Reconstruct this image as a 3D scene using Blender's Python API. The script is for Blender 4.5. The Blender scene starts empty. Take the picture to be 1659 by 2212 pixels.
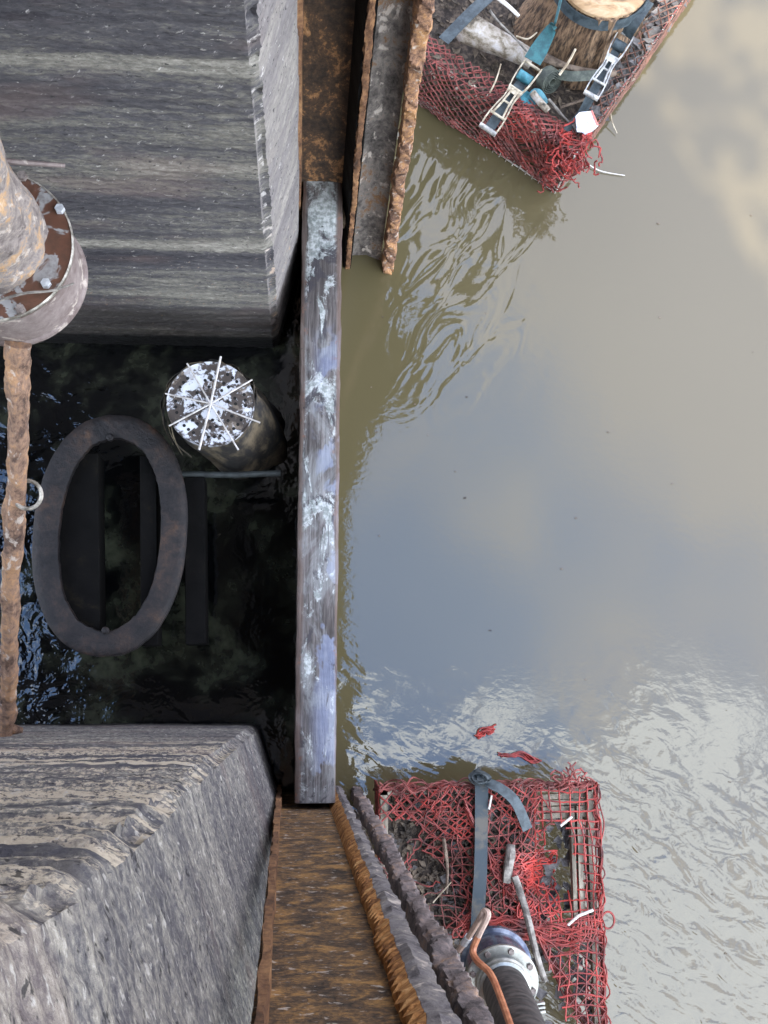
import bpy, math, random
import numpy as np
from mathutils import Vector, Matrix
random.seed(7); rng = np.random.RandomState(7)
SC = bpy.context.scene; COL = SC.collection

# ------------------------------------------------------------------ camera
F = 2400.0; CX, CY, H = 829.5, 1106.0, 6.8
NAD = (621.0, 1469.0)                       # where the plumb line under the camera meets the picture
_d = Vector(((NAD[0]-CX)/F, (CY-NAD[1])/F, -1)).normalized()
ZW = -_d
XW = (Vector((1,0,0)) - _d*_d.x).normalized()
YW = ZW.cross(XW)
cam = bpy.data.objects.new('camera', bpy.data.cameras.new('camera')); COL.objects.link(cam)
cam.matrix_world = Matrix.Translation((0,0,H)) @ Matrix((XW, YW, ZW)).to_4x4()
cam.data.sensor_fit = 'HORIZONTAL'; cam.data.sensor_width = 36; cam.data.lens = 36*F/1659
cam.data.clip_start = .05; cam.data.clip_end = 2000
SC.camera = cam
def ray(px, py):
    r = Vector(((px-CX)/F, (CY-py)/F, -1)); return Vector((r.dot(XW), r.dot(YW), r.dot(ZW)))
def P(px, py, z=0.0):
    d = ray(px, py); t = (z-H)/d.z; return Vector((d.x*t, d.y*t, z))
def PY(px, py, y):                           # same, on an upright plane y = const
    d = ray(px, py); t = y/d.y; return Vector((d.x*t, y, H+d.z*t))
def REF(px, py, z):                          # where the reflected view ray passes height z
    d = ray(px, py); t = (H+z)/-d.z; return Vector((d.x*t, d.y*t, z))

# ------------------------------------------------------------------ light
SUN_EL = math.radians(62); SUN_DIR = Vector((-.35, -.94, 0)).normalized()   # towards the sun, on plan
sv = SUN_DIR*math.cos(SUN_EL) + Vector((0,0,math.sin(SUN_EL)))
sun = bpy.data.objects.new('sun', bpy.data.lights.new('sun', 'SUN')); COL.objects.link(sun)
sun.data.energy = 5.0; sun.data.angle = math.radians(.53); sun.data.color = (1, .91, .76)
sun.rotation_euler = sv.to_track_quat('Z', 'Y').to_euler(); sun.location = (0, 0, 30)
W = bpy.data.worlds.new('World'); SC.world = W; W.use_nodes = True
nt = W.node_tree; N = nt.nodes; L = nt.links
for n in list(N): N.remove(n)
out = N.new('ShaderNodeOutputWorld'); bg = N.new('ShaderNodeBackground')
sky = N.new('ShaderNodeTexSky'); sky.sky_type = 'NISHITA'; sky.sun_disc = False
sky.sun_elevation = SUN_EL; sky.sun_rotation = math.atan2(SUN_DIR.x, SUN_DIR.y); sky.dust_density = 2.0
bg.inputs['Strength'].default_value = .09
geo = N.new('ShaderNodeTexCoord'); sep = N.new('ShaderNodeSeparateXYZ'); L.new(geo.outputs['Generated'], sep.inputs[0])
def wm(op, a, b=None, c=None):
    m = N.new('ShaderNodeMath'); m.operation = op
    for i, v in enumerate((a, b, c)):
        if v is None: continue
        if isinstance(v, (int, float)): m.inputs[i].default_value = v
        else: L.new(v, m.inputs[i])
    return m.outputs[0]
zc = wm('MAXIMUM', sep.outputs[2], .08)
ux, uy = wm('DIVIDE', sep.outputs[0], zc), wm('DIVIDE', sep.outputs[1], zc)
cmb = N.new('ShaderNodeCombineXYZ'); L.new(ux, cmb.inputs[0]); L.new(uy, cmb.inputs[1])
cn = N.new('ShaderNodeTexNoise'); cn.inputs['Scale'].default_value = 4.2; cn.inputs['Detail'].default_value = 7; cn.inputs['Roughness'].default_value = .55
L.new(cmb.outputs[0], cn.inputs['Vector'])
# a bank of bright cloud low over the -y side, thinner blue gaps overhead
grad = wm('ADD', wm('MULTIPLY', uy, -.75), wm('MULTIPLY', ux, -.10))
cf = wm('ADD', cn.outputs[0], grad)
cr = N.new('ShaderNodeMapRange'); cr.interpolation_type = 'SMOOTHSTEP'
cr.inputs['From Min'].default_value = .53; cr.inputs['From Max'].default_value = .62
cr.inputs['To Min'].default_value = .0; cr.inputs['To Max'].default_value = .95
cn2 = N.new('ShaderNodeTexNoise'); cn2.inputs['Scale'].default_value = 15; cn2.inputs['Detail'].default_value = 5; L.new(cmb.outputs[0], cn2.inputs['Vector'])
L.new(wm('ADD', cf, wm('MULTIPLY', wm('SUBTRACT', cn2.outputs[0], .5), .28)), cr.inputs['Value'])
mx = N.new('ShaderNodeMix'); mx.data_type = 'RGBA'
L.new(cr.outputs[0], mx.inputs[0]); L.new(sky.outputs[0], mx.inputs[6]); mx.inputs[7].default_value = (50, 55, 62, 1)
hz = N.new('ShaderNodeMix'); hz.data_type = 'RGBA'; gn = N.new('ShaderNodeTexNoise'); gn.inputs['Scale'].default_value = 5.5; gn.inputs['Detail'].default_value = 5; L.new(cmb.outputs[0], gn.inputs['Vector'])
gr = N.new('ShaderNodeMapRange'); gr.interpolation_type = 'SMOOTHSTEP'; gr.inputs['From Min'].default_value = .50; gr.inputs['From Max'].default_value = .95
L.new(wm('ADD', gn.outputs[0], wm('ADD', wm('MULTIPLY', wm('MAXIMUM', wm('ADD', uy, -.08), 0), 1.1), wm('MULTIPLY', wm('MAXIMUM', wm('ADD', ux, -.1), 0), .9))), gr.inputs['Value'])
gc = N.new('ShaderNodeMix'); gc.data_type = 'RGBA'; L.new(gr.outputs[0], gc.inputs[0]); gc.inputs[6].default_value = (8.5, 18, 39, 1); gc.inputs[7].default_value = (29, 30, 36, 1)
hz.inputs[0].default_value = .88
L.new(sky.outputs[0], hz.inputs[6]); L.new(gc.outputs[2], hz.inputs[7])
L.new(hz.outputs[2], mx.inputs[6]); L.new(mx.outputs[2], bg.inputs[0]); L.new(bg.outputs[0], out.inputs[0])
SC.view_settings.view_transform = 'Standard'; SC.view_settings.look = 'None'
SC.view_settings.exposure = 0.56; SC.view_settings.gamma = 1

# ------------------------------------------------------------------ numeric noise
LAT = rng.rand(256, 256)
def vnoise(x, y):
    xi = np.floor(x).astype(int); yi = np.floor(y).astype(int); fx = x-xi; fy = y-yi
    fx = fx*fx*(3-2*fx); fy = fy*fy*(3-2*fy)
    a = LAT[xi % 256, yi % 256]; b = LAT[(xi+1) % 256, yi % 256]; c = LAT[xi % 256, (yi+1) % 256]; d = LAT[(xi+1) % 256, (yi+1) % 256]
    return (a*(1-fx)+b*fx)*(1-fy)+(c*(1-fx)+d*fx)*fy
def fbm(x, y, o=4):
    x = np.asarray(x, float); y = np.asarray(y, float); s = 0; a = .5; t = 0
    for i in range(o):
        s = s+a*vnoise(x*2**i+17.3*i, y*2**i+9.1*i); t += a; a *= .5
    return s/t-.5
def f1(x, y=0.0, o=3): return float(fbm(np.array([x]), np.array([y]), o)[0])

# ------------------------------------------------------------------ mesh builder
class MB:
    def __init__(s): s.v = []; s.f = []
    def add(s, vs, fs):
        n = len(s.v); s.v.extend([tuple(v) for v in vs]); s.f.extend([tuple(i+n for i in f) for f in fs]); return s
    def tube(s, pts, r, k=6, rough=0, fr=8.0, seed=0, caps=True, flat=1.0):
        pts = [Vector(p) for p in pts]; n = len(pts)
        rr = r if isinstance(r, (list, tuple)) else [r]*n
        t0 = (pts[1]-pts[0]).normalized(); up = Vector((0,0,1)) if abs(t0.z) < .9 else Vector((1,0,0))
        a = t0.cross(up).normalized(); vs = []; fs = []; acc = 0
        for i, p in enumerate(pts):
            t = (pts[min(i+1,n-1)]-pts[max(i-1,0)]).normalized()
            a = (a-t*a.dot(t)).normalized(); b = t.cross(a)
            if i: acc += (p-pts[i-1]).length
            for j in range(k):
                g = 2*math.pi*j/k; m = rr[i]
                if rough: m *= 1+rough*2*f1(acc*fr+seed*7.7, 3+math.cos(g)*1.3+math.sin(g)*2.1+seed, 4)
                vs.append(p+a*math.cos(g)*m+b*math.sin(g)*m*flat)
        for i in range(n-1):
            for j in range(k):
                fs.append((i*k+j, i*k+(j+1) % k, (i+1)*k+(j+1) % k, (i+1)*k+j))
        if caps: fs += [tuple(range(k))[::-1], tuple((n-1)*k+j for j in range(k))]
        return s.add(vs, fs)
    def loft(s, rings, closed=True, caps=True):
        k = len(rings[0]); vs = [p for r in rings for p in r]; fs = []
        for i in range(len(rings)-1):
            for j in range(k if closed else k-1):
                fs.append((i*k+j, i*k+(j+1) % k, (i+1)*k+(j+1) % k, (i+1)*k+j))
        if caps and closed: fs += [tuple(range(k))[::-1], tuple((len(rings)-1)*k+j for j in range(k))]
        return s.add(vs, fs)
    def box(s, c, x, y, z):                  # centre and three half vectors
        c, x, y, z = Vector(c), Vector(x), Vector(y), Vector(z)
        vs = [c+x*a+y*b+z*d for d in (-1,1) for b in (-1,1) for a in (-1,1)]
        return s.add(vs, [(0,2,3,1),(4,5,7,6),(0,1,5,4),(2,6,7,3),(0,4,6,2),(1,3,7,5)])
    def bar(s, a, b, w, h, up=(0,0,1)):
        a, b = Vector(a), Vector(b); t = (b-a)/2; u = Vector(up); sd = t.cross(u).normalized(); u = sd.cross(t).normalized()
        return s.box((a+b)/2, t, sd*w/2, u*h/2)
    def ribbon(s, pts, w, th=.003, up=(0,0,1), twist=None):
        pts = [Vector(p) for p in pts]; n = len(pts); rings = []
        for i, p in enumerate(pts):
            t = (pts[min(i+1,n-1)]-pts[max(i-1,0)]).normalized(); sd = t.cross(Vector(up)).normalized(); u = sd.cross(t)
            if twist: q = Matrix.Rotation(twist[i], 3, t); sd = q @ sd; u = q @ u
            ww = (w[i] if isinstance(w, (list,tuple)) else w)/2
            rings.append([p-sd*ww-u*th/2, p+sd*ww-u*th/2, p+sd*ww+u*th/2, p-sd*ww+u*th/2])
        return s.loft(rings)
    def lathe(s, c, prof, axis=(0,0,1), k=40, capb=True):   # prof: (radius, height)
        ax = Vector(axis).normalized(); q = ax.to_track_quat('Z', 'Y'); c = Vector(c)
        rings = [[c+q @ Vector((r*math.cos(2*math.pi*j/k), r*math.sin(2*math.pi*j/k), h)) for j in range(k)] for r, h in prof]
        return s.loft(rings, True, capb)
    def build(s, name, mat, parent=None, smooth=True, bevel=0, label=None):
        off = parent_loc(parent)
        me = bpy.data.meshes.new(name)
        v = np.array([tuple(p) for p in s.v], float)-np.array(off)
        me.from_pydata(v.tolist(), [], s.f); me.update()
        if smooth:
            me.polygons.foreach_set('use_smooth', [True]*len(me.polygons))
            try: me.set_sharp_from_angle(angle=math.radians(40))
            except Exception: pass
        o = bpy.data.objects.new(name, me); COL.objects.link(o); me.materials.append(mat)
        if parent: o.parent = parent
        if bevel:
            b = o.modifiers.new('bevel', 'BEVEL'); b.width = bevel; b.segments = 2; b.limit_method = 'ANGLE'
        if label: o['label'] = label
        return o
def parent_loc(p):
    l = Vector((0,0,0))
    while p: l = l+p.location; p = p.parent
    return l
def thing(name, label, cat, loc, group=None):
    o = bpy.data.objects.new(name, None); COL.objects.link(o); o.location = loc; o.empty_display_size = .1
    return tag(o, label, cat, group)
def tag(o, label, cat, group=None):
    o['label'] = label; o['category'] = cat
    if group: o['group'] = group
    return o
def smooth_path(pts, n):
    pts = [Vector(p) for p in pts]; m = len(pts); res = []
    for i in range(n):
        t = i/(n-1)*(m-1); k = min(int(t), m-2); u = t-k
        p0, p1, p2, p3 = pts[max(k-1,0)], pts[k], pts[k+1], pts[min(k+2,m-1)]
        res.append(.5*((2*p1)+(p2-p0)*u+(2*p0-5*p1+4*p2-p3)*u*u+(3*p1-p0-3*p2+p3)*u**3))
    return res

# ------------------------------------------------------------------ materials
class NB:
    def __init__(s, name):
        s.m = bpy.data.materials.new(name); s.m.use_nodes = True; s.t = s.m.node_tree; s.N = s.t.nodes; s.L = s.t.links
        s.b = s.N['Principled BSDF']; s.co = s.N.new('ShaderNodeTexCoord').outputs['Object']
    def put(s, sock, v):
        if hasattr(v, 'node'): s.L.new(v, sock)
        else: sock.default_value = v
    def mp(s, sc=(1,1,1), rot=(0,0,0), vec=None):
        n = s.N.new('ShaderNodeMapping'); s.L.new(vec or s.co, n.inputs[0]); n.inputs['Scale'].default_value = sc; n.inputs['Rotation'].default_value = rot; return n.outputs[0]
    def noise(s, scale, vec=None, detail=5, rough=.55, dist=0):
        n = s.N.new('ShaderNodeTexNoise'); s.L.new(vec or s.co, n.inputs['Vector'])
        n.inputs['Scale'].default_value = scale; n.inputs['Detail'].default_value = detail; n.inputs['Roughness'].default_value = rough; n.inputs['Distortion'].default_value = dist
        return n.outputs[0]
    def vor(s, scale, vec=None, feat='F1'):
        n = s.N.new('ShaderNodeTexVoronoi'); s.L.new(vec or s.co, n.inputs['Vector']); n.inputs['Scale'].default_value = scale; n.feature = feat; return n.outputs[0]
    def ma(s, op, a, b=0.0, clamp=False):
        n = s.N.new('ShaderNodeMath'); n.operation = op; n.use_clamp = clamp; s.put(n.inputs[0], a); s.put(n.inputs[1], b); return n.outputs[0]
    def rng(s, v, a, b, c=0.0, d=1.0, sm=True):
        n = s.N.new('ShaderNodeMapRange'); n.interpolation_type = 'SMOOTHSTEP' if sm else 'LINEAR'
        s.put(n.inputs[0], v)
        for i, q in enumerate((a, b, c, d)): n.inputs[i+1].default_value = q
        return n.outputs[0]
    def ramp(s, v, stops):
        n = s.N.new('ShaderNodeValToRGB'); s.put(n.inputs[0], v); e = n.color_ramp.elements
        while len(e) < len(stops): e.new(.5)
        for i, (p, c) in enumerate(stops): e[i].position = p; e[i].color = (*c, 1)
        return n.outputs[0]
    def mix(s, f, a, b, mode='MIX'):
        n = s.N.new('ShaderNodeMix'); n.data_type = 'RGBA'; n.blend_type = mode; s.put(n.inputs[0], f)
        for i, q in ((6, a), (7, b)): s.put(n.inputs[i], q if hasattr(q, 'node') else (*q, 1))
        return n.outputs[2]
    def xyz(s):
        n = s.N.new('ShaderNodeSeparateXYZ'); s.L.new(s.co, n.inputs[0]); return n.outputs
    def bump(s, h, strength=.5, dist=.01, nrm=None):
        n = s.N.new('ShaderNodeBump'); s.put(n.inputs['Height'], h); s.put(n.inputs['Strength'], strength); n.inputs['Distance'].default_value = dist
        if nrm: s.L.new(nrm, n.inputs['Normal'])
        s.L.new(n.outputs[0], s.b.inputs['Normal']); return n.outputs[0]
    def set(s, col=None, rough=None, metal=None, ior=None, spec=None):
        for k, v in (('Base Color', col), ('Roughness', rough), ('Metallic', metal), ('IOR', ior), ('Specular IOR Level', spec)):
            if v is not None: s.put(s.b.inputs[k], (*v, 1) if isinstance(v, tuple) else v)
        return s.m

def mat_pier(name, lo, mid, tan, hi, bands=9.0, wet=.75, iso=1.0, kb=.46, stripe=False):
    b = NB(name); x, y, z = b.xyz()
    warp = b.noise(.9, detail=3)
    band = b.noise(1.0, b.mp((.22, .22, bands)), 6, .62, .25)
    str1 = b.noise(1.0, b.mp((5*iso, 5*iso, 38)), 6, .7, .3)
    str2 = b.noise(1.0, b.mp((22*iso, 22*iso, 80)), 5, .75)
    spk = b.noise(70, None, 4, .75)
    h = b.ma('ADD', b.ma('MULTIPLY', b.rng(band, .32, .68, sm=False), kb), b.ma('ADD', b.ma('MULTIPLY', b.rng(str1, .25, .75, sm=False), (1-kb)*.42), b.ma('MULTIPLY', b.rng(str2, .25, .75, sm=False), (1-kb)*.58)))
    h = b.ma('ADD', h, b.ma('MULTIPLY', b.ma('SUBTRACT', warp, .5), .35))
    c = b.ramp(h, [(.22, lo), (.46, mid), (.62, tan), (.85, hi)])
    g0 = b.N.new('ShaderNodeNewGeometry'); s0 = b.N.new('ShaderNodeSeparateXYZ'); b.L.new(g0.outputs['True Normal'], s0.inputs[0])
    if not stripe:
        c = b.mix(b.ma('MULTIPLY', b.rng(s0.outputs[0], .6, .9), .45), c, b.mix(str1, (.2,.175,.165), (.36,.33,.31)))  # right-hand face painted paler, in place of the light falling on it
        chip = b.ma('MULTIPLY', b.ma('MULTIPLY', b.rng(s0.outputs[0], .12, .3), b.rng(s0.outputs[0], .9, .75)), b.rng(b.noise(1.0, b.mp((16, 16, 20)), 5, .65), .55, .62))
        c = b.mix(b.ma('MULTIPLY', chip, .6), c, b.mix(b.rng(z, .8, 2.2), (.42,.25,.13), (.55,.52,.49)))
    if stripe:
        g = b.N.new('ShaderNodeNewGeometry'); sp = b.N.new('ShaderNodeSeparateXYZ'); b.L.new(g.outputs['True Normal'], sp.inputs[0])
        bnd = b.noise(1.0, b.mp((.5, .5, 15)), 3, .55, .4)
        fm = b.ma('MULTIPLY', b.rng(sp.outputs[1], .55, .8), b.rng(z, 1.5, 2.6))
        c = b.mix(b.ma('MULTIPLY', fm, b.ma('MULTIPLY', b.rng(b.ma('ADD', bnd, b.ma('ADD', b.ma('MULTIPLY', b.ma('SUBTRACT', str2, .5), .6), b.ma('MULTIPLY', b.ma('SUBTRACT', spk, .5), .5))), .50, .60), .75)), c, (.55,.47,.35))
        c = b.mix(b.ma('MULTIPLY', fm, b.ma('MULTIPLY', b.rng(bnd, .47, .41), .75)), c, (.05,.05,.062))
        c = b.mix(b.ma('MULTIPLY', b.ma('MULTIPLY', b.rng(z, 4.8, 5.7), b.rng(str1, .4, .6)), .3), c, (.5,.45,.36))
    brn = b.rng(b.noise(1.3, b.mp((.8, .8, 2.2)), 4), .52, .68)
    c = b.mix(b.ma('MULTIPLY', brn, .3), c, (.17,.115,.10))
    fl = b.rng(b.noise(1.0, b.mp((30, 30, 55)), 3, .6), .61+(0 if stripe else .05), .68+(0 if stripe else .05))
    c = b.mix(b.ma('MULTIPLY', fl, .7), c, (.42, .40, .36))
    pit = b.rng(b.noise(1.0, b.mp((34, 34, 60)), 3, .6), .39, .31)
    c = b.mix(b.ma('MULTIPLY', pit, .85), c, (.018, .017, .018))
    # wet tide zone and black weed line at the foot
    zz = b.ma('ADD', z, b.ma('MULTIPLY', b.ma('SUBTRACT', b.noise(2.5, b.mp((1,1,.3)), 4), .5), .10))
    c = b.mix(b.ma('MULTIPLY', b.rng(zz, wet+.04, wet-.05), .42), c, (.045, .036, .026))
    lam = b.ma('MULTIPLY', b.rng(b.noise(1.0, b.mp((.3, .3, 26)), 4, .6), .42, .56), b.rng(zz, wet, wet-.1))
    c = b.mix(b.ma('MULTIPLY', lam, .6), c, (.03, .026, .022))
    c = b.mix(b.rng(zz, .30, .20), c, (.004, .004, .004))
    b.bump(b.ma('ADD', b.ma('MULTIPLY', str1, .5), b.ma('ADD', b.ma('MULTIPLY', str2, .7), b.ma('MULTIPLY', spk, .35))), .75, .012)
    return b.set(c, b.rng(zz, .1, 1.2, .6, .85), spec=.35)

def mat_rust(name, stops, sc=(1,1,1), flake=18.0, bump=.8, pale=.0, rough=.8):
    b = NB(name)
    n1 = b.noise(flake*.35, b.mp(sc), 6, .65, .6); n2 = b.noise(flake*2.2, b.mp(sc), 5, .7, .2)
    h = b.ma('ADD', b.ma('MULTIPLY', n1, .62), b.ma('MULTIPLY', n2, .38))
    c = b.ramp(h, stops)
    if pale:
        pf = b.rng(b.noise(flake*.9, b.mp(sc), 5, .6, .4), .60-.1*pale, .68-.1*pale)
        c = b.mix(b.ma('MULTIPLY', pf, .8), c, (.48, .42, .36))
    b.bump(b.ma('ADD', n1, b.ma('MULTIPLY', n2, .6)), bump, .012)
    return b.set(c, rough, spec=.1 if name == 'wet_shade_black_iron' else .3)
BLK, DBR, BRN, ORG, GLD = (.012,.011,.011), (.05,.03,.02), (.13,.065,.035), (.34,.15,.055), (.5,.27,.09)
M = {}
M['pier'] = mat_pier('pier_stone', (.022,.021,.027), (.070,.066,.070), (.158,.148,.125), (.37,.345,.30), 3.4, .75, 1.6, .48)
M['pier2'] = mat_pier('pier_stone_light', (.027,.026,.033), (.102,.097,.10), (.222,.208,.178), (.5,.475,.43), 4.0, .35, 2.6, .22, True)
M['web'] = mat_rust('rust_web', [(.30,BLK),(.43,(.03,.022,.016)),(.54,(.08,.048,.028)),(.59,(.27,.14,.06)),(.70,(.42,.25,.13))], (1,1,.55), 26)
M['web2'] = mat_rust('rust_web_streaked', [(.35,(.018,.015,.013)),(.44,(.06,.042,.03)),(.51,(.14,.085,.045)),(.58,(.30,.165,.06)),(.69,(.46,.27,.1))], (.95,1,1.15), 30, .9, .1)
M['plate'] = mat_rust('grey_scaled_plate', [(.35,(.02,.017,.016)),(.43,(.085,.074,.066)),(.53,(.19,.165,.145)),(.585,(.16,.085,.04)),(.66,(.3,.18,.09))], (1.2,1,.6), 15, 1, .25)
M['edge'] = mat_rust('rust_edge', [(.34,(.035,.022,.018)),(.43,(.13,.072,.048)),(.51,(.28,.155,.09)),(.59,(.40,.21,.085)),(.7,(.46,.34,.25))], (1,1,1), 26, 1, .15)
M['strip'] = mat_rust('rust_strip', [(.36,DBR),(.46,BRN),(.55,(.24,.125,.06)),(.66,(.36,.2,.09)),(.76,(.42,.34,.27))], (1,1,.6), 24, .8)
M['glow'] = mat_rust('rust_golden', [(.32,DBR),(.42,(.2,.09,.035)),(.5,(.45,.21,.07)),(.61,(.62,.36,.15)),(.76,(.62,.46,.3))], (1,1,2.0), 22, 1)
M['greytip'] = mat_rust('rust_grey_tip', [(.32,(.03,.028,.03)),(.44,(.11,.10,.105)),(.54,(.20,.185,.18)),(.64,(.28,.25,.22)),(.74,(.36,.2,.1))], (1,1,1), 20, 1, .2)
M['rope'] = mat_rust('grey_rust_edge', [(.33,(.03,.026,.026)),(.44,(.10,.085,.085)),(.54,(.2,.16,.15)),(.63,(.3,.19,.12)),(.74,(.36,.3,.27))], (1,1,1), 20, 1)
M['bar'] = mat_rust('rust_bar', [(.34,(.035,.023,.02)),(.42,(.10,.062,.045)),(.50,(.24,.15,.10)),(.58,(.36,.205,.105)),(.7,(.46,.36,.28))], (1,.6,1), 22, 1, .2)
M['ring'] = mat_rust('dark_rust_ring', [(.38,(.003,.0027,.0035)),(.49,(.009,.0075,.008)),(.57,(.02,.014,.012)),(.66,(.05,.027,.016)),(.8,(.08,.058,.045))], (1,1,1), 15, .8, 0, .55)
M['wet_shade'] = mat_rust('wet_shade_black_iron', [(.35,(.0012,.0012,.0012)),(.55,(.0035,.0033,.0032)),(.72,(.022,.018,.009))], (1,1,1), 8, .5, 0, .85)  # near black, for wet well beams and for the rib's slot shadow
M['lump'] = mat_rust('scale_crust', [(.35,(.045,.035,.03)),(.43,(.15,.125,.115)),(.52,(.26,.225,.2)),(.59,(.42,.26,.13)),(.7,(.52,.44,.36))], (1,1,1), 20, 1, .3)
M['drum'] = mat_rust('pale_brown_iron', [(.30,(.07,.05,.042)),(.45,(.155,.12,.11)),(.58,(.23,.19,.175)),(.72,(.34,.3,.275))], (1,1,1), 14, .5, .15)
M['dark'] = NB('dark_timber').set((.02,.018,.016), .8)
def flange_mat():
    b = NB('flange_rust_puddle'); n = b.noise(6.5, None, 4, .6, .9); f = b.noise(40)
    c = b.mix(b.rng(n, .50, .535), (.10,.045,.028), (.25,.245,.24)); c = b.mix(b.ma('MULTIPLY', b.rng(f, .4, .7), .5), c, (.05,.03,.02))
    b.bump(b.ma('ADD', n, b.ma('MULTIPLY', f, .3)), .6, .01); return b.set(c, b.rng(n, .48, .54, .35, .7))
M['flange'] = flange_mat()
def log_mat():
    b = NB('weathered_stop_log'); x, y, z = b.xyz()
    g = b.noise(1.0, b.mp((70, 3.5, 70)), 6, .65, .4); g2 = b.noise(1.0, b.mp((18, 1.5, 18)), 4, .6)
    c = b.ramp(b.ma('ADD', b.ma('MULTIPLY', g, .6), b.ma('MULTIPLY', g2, .4)), [(.36,(.017,.014,.013)),(.48,(.06,.052,.05)),(.58,(.125,.113,.11)),(.72,(.24,.225,.22))])
    # slate blue wet patches, mostly along the middle, and pale lichen / droppings
    big = b.noise(2.6, b.mp((1.6, 1, 1)), 4, .55, .5)
    blu = b.ma('MULTIPLY', b.rng(big, .50, .54), b.rng(y, 1.0, .6))
    c = b.mix(b.ma('MULTIPLY', b.ma('MULTIPLY', blu, b.rng(x, -.06, .03)), .75), c, b.mix(b.noise(30), (.07,.085,.14), (.16,.185,.27)))
    top = b.ma('ADD', b.noise(4.4, b.mp((1.4,.7,1)), 8, .72, .6), b.ma('MULTIPLY', b.rng(y, .7, 1.5), .05))
    sm = b.rng(b.noise(3.2, b.mp((1.5,.7,1)), 5, .65, .6), .47, .60)
    c = b.mix(b.ma('MULTIPLY', sm, .3), c, (.30,.32,.33))
    ds = b.rng(b.noise(4.5, b.mp((1.4,.8,1)), 5, .65, .5), .53, .60)
    c = b.mix(b.ma('MULTIPLY', ds, .85), c, (.03,.028,.034))
    lich = b.rng(top, .52, .58)
    ed = b.ma('ABSOLUTE', x)
    c = b.mix(b.ma('MULTIPLY', b.ma('MULTIPLY', lich, b.rng(ed, .098, .075)), .68), c, b.mix(b.rng(b.noise(45), .35, .65), (.2,.23,.22), (.5,.53,.53)))
    ebr = b.ma('MULTIPLY', b.rng(b.ma('ADD', ed, b.ma('MULTIPLY', b.ma('SUBTRACT', g2, .5), .06)), .080, .098), .7)
    c = b.mix(ebr, c, b.mix(g, (.04,.024,.018), (.17,.115,.09)))
    hole = b.rng(b.noise(38, None, 3, .7), .33, .26)
    c = b.mix(b.ma('MULTIPLY', hole, .9), c, (.012,.011,.014))
    rd = b.ma('MULTIPLY', b.rng(b.noise(14, None, 5, .7), .6, .67), b.rng(ed, .05, .1))
    c = b.mix(b.ma('MULTIPLY', rd, .7), c, (.16,.075,.05))
    b.bump(b.ma('ADD', g, b.ma('MULTIPLY', top, .8)), .6, .008)
    return b.set(c, b.rng(blu, 0, 1, .8, .35), spec=.4)
M['log'] = log_mat()
def river_mat():
    b = NB('silty_river_water'); x, y, z = b.xyz()
    col = b.mix(b.rng(b.noise(.35, None, 3), .3, .7), (.080,.068,.034), (.09,.076,.039))
    col = b.mix(b.ma('MULTIPLY', b.rng(x, .6, 3.0), .5), col, (.105,.088,.058))
    # calm upstream, wind ripples below; longer swell between the pile and the upper cage
    cat = b.ma('ADD', b.noise(1.1, None, 3), b.ma('MULTIPLY', b.ma('SUBTRACT', b.noise(.5), .5), .8))
    south = b.rng(b.ma('ADD', y, b.ma('MULTIPLY', b.ma('SUBTRACT', cat, .5), 1.4)), .2, -1.3)
    rt = b.mp((1,1,1), (0,0,.5))
    big = b.noise(1.0, b.mp((2.0, 3.8, 1), vec=rt), 2, .5, .6)
    sml = b.noise(1.0, b.mp((5, 10, 1), vec=rt), 2, .5, .9)
    fine = b.noise(22, b.mp((1, 1.5, 1)), 3, .5, .3)
    sw = b.noise(1.0, b.mp((5.6, 2.5, 1), vec=b.mp((1,1,1), (0,0,.62))), 2, .45, .9)
    nearp = b.ma('MULTIPLY', b.ma('MULTIPLY', b.rng(b.ma('SUBTRACT', x, b.ma('MULTIPLY', y, .35)), .95, .25), b.rng(x, .45, .9)), b.rng(y, 1.2, 2.2))
    h = b.ma('ADD', b.ma('MULTIPLY', b.ma('ADD', b.ma('MULTIPLY', sml, .013), b.ma('MULTIPLY', big, .022)), south), b.ma('MULTIPLY', sw, b.ma('MULTIPLY', nearp, .015)))
    h = b.ma('ADD', h, b.ma('MULTIPLY', fine, b.ma('ADD', .0004, b.ma('MULTIPLY', south, .0009))))
    b.bump(h, 1, 1.0)
    return b.set(col, .03, ior=1.6, spec=.5)
M['river'] = river_mat()
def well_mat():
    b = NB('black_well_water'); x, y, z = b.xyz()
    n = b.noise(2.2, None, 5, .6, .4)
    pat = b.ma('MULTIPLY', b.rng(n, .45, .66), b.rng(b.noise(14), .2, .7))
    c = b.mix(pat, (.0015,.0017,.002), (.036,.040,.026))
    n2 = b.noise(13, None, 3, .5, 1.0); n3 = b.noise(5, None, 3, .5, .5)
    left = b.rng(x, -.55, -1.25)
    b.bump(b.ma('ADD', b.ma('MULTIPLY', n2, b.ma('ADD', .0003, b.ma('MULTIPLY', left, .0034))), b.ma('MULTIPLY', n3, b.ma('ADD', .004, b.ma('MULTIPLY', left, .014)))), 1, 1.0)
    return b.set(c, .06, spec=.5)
M['well'] = well_mat()
def simple(name, c1, c2, scale=20, rough=.6, metal=0, bump=.3, sc=(1,1,1), lo=.35, hi=.65):
    b = NB(name); n = b.noise(scale, b.mp(sc), 5, .65, .2); b.bump(n, bump, .006)
    return b.set(b.mix(b.rng(n, lo, hi), c1, c2), rough, metal)
M['net_red'] = simple('red_net_cord', (.06,.013,.011), (.27,.034,.026), 7, .6)
M['net_bright'] = simple('bright_red_net_cord', (.10,.012,.010), (.37,.034,.025), 8, .5)
M['net_dark'] = simple('brownish_red_net_cord', (.085,.022,.018), (.25,.06,.05), 8, .65)
M['net_brown'] = simple('brown_net_cord', (.07,.035,.025), (.2,.09,.06), 8, .7)
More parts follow.
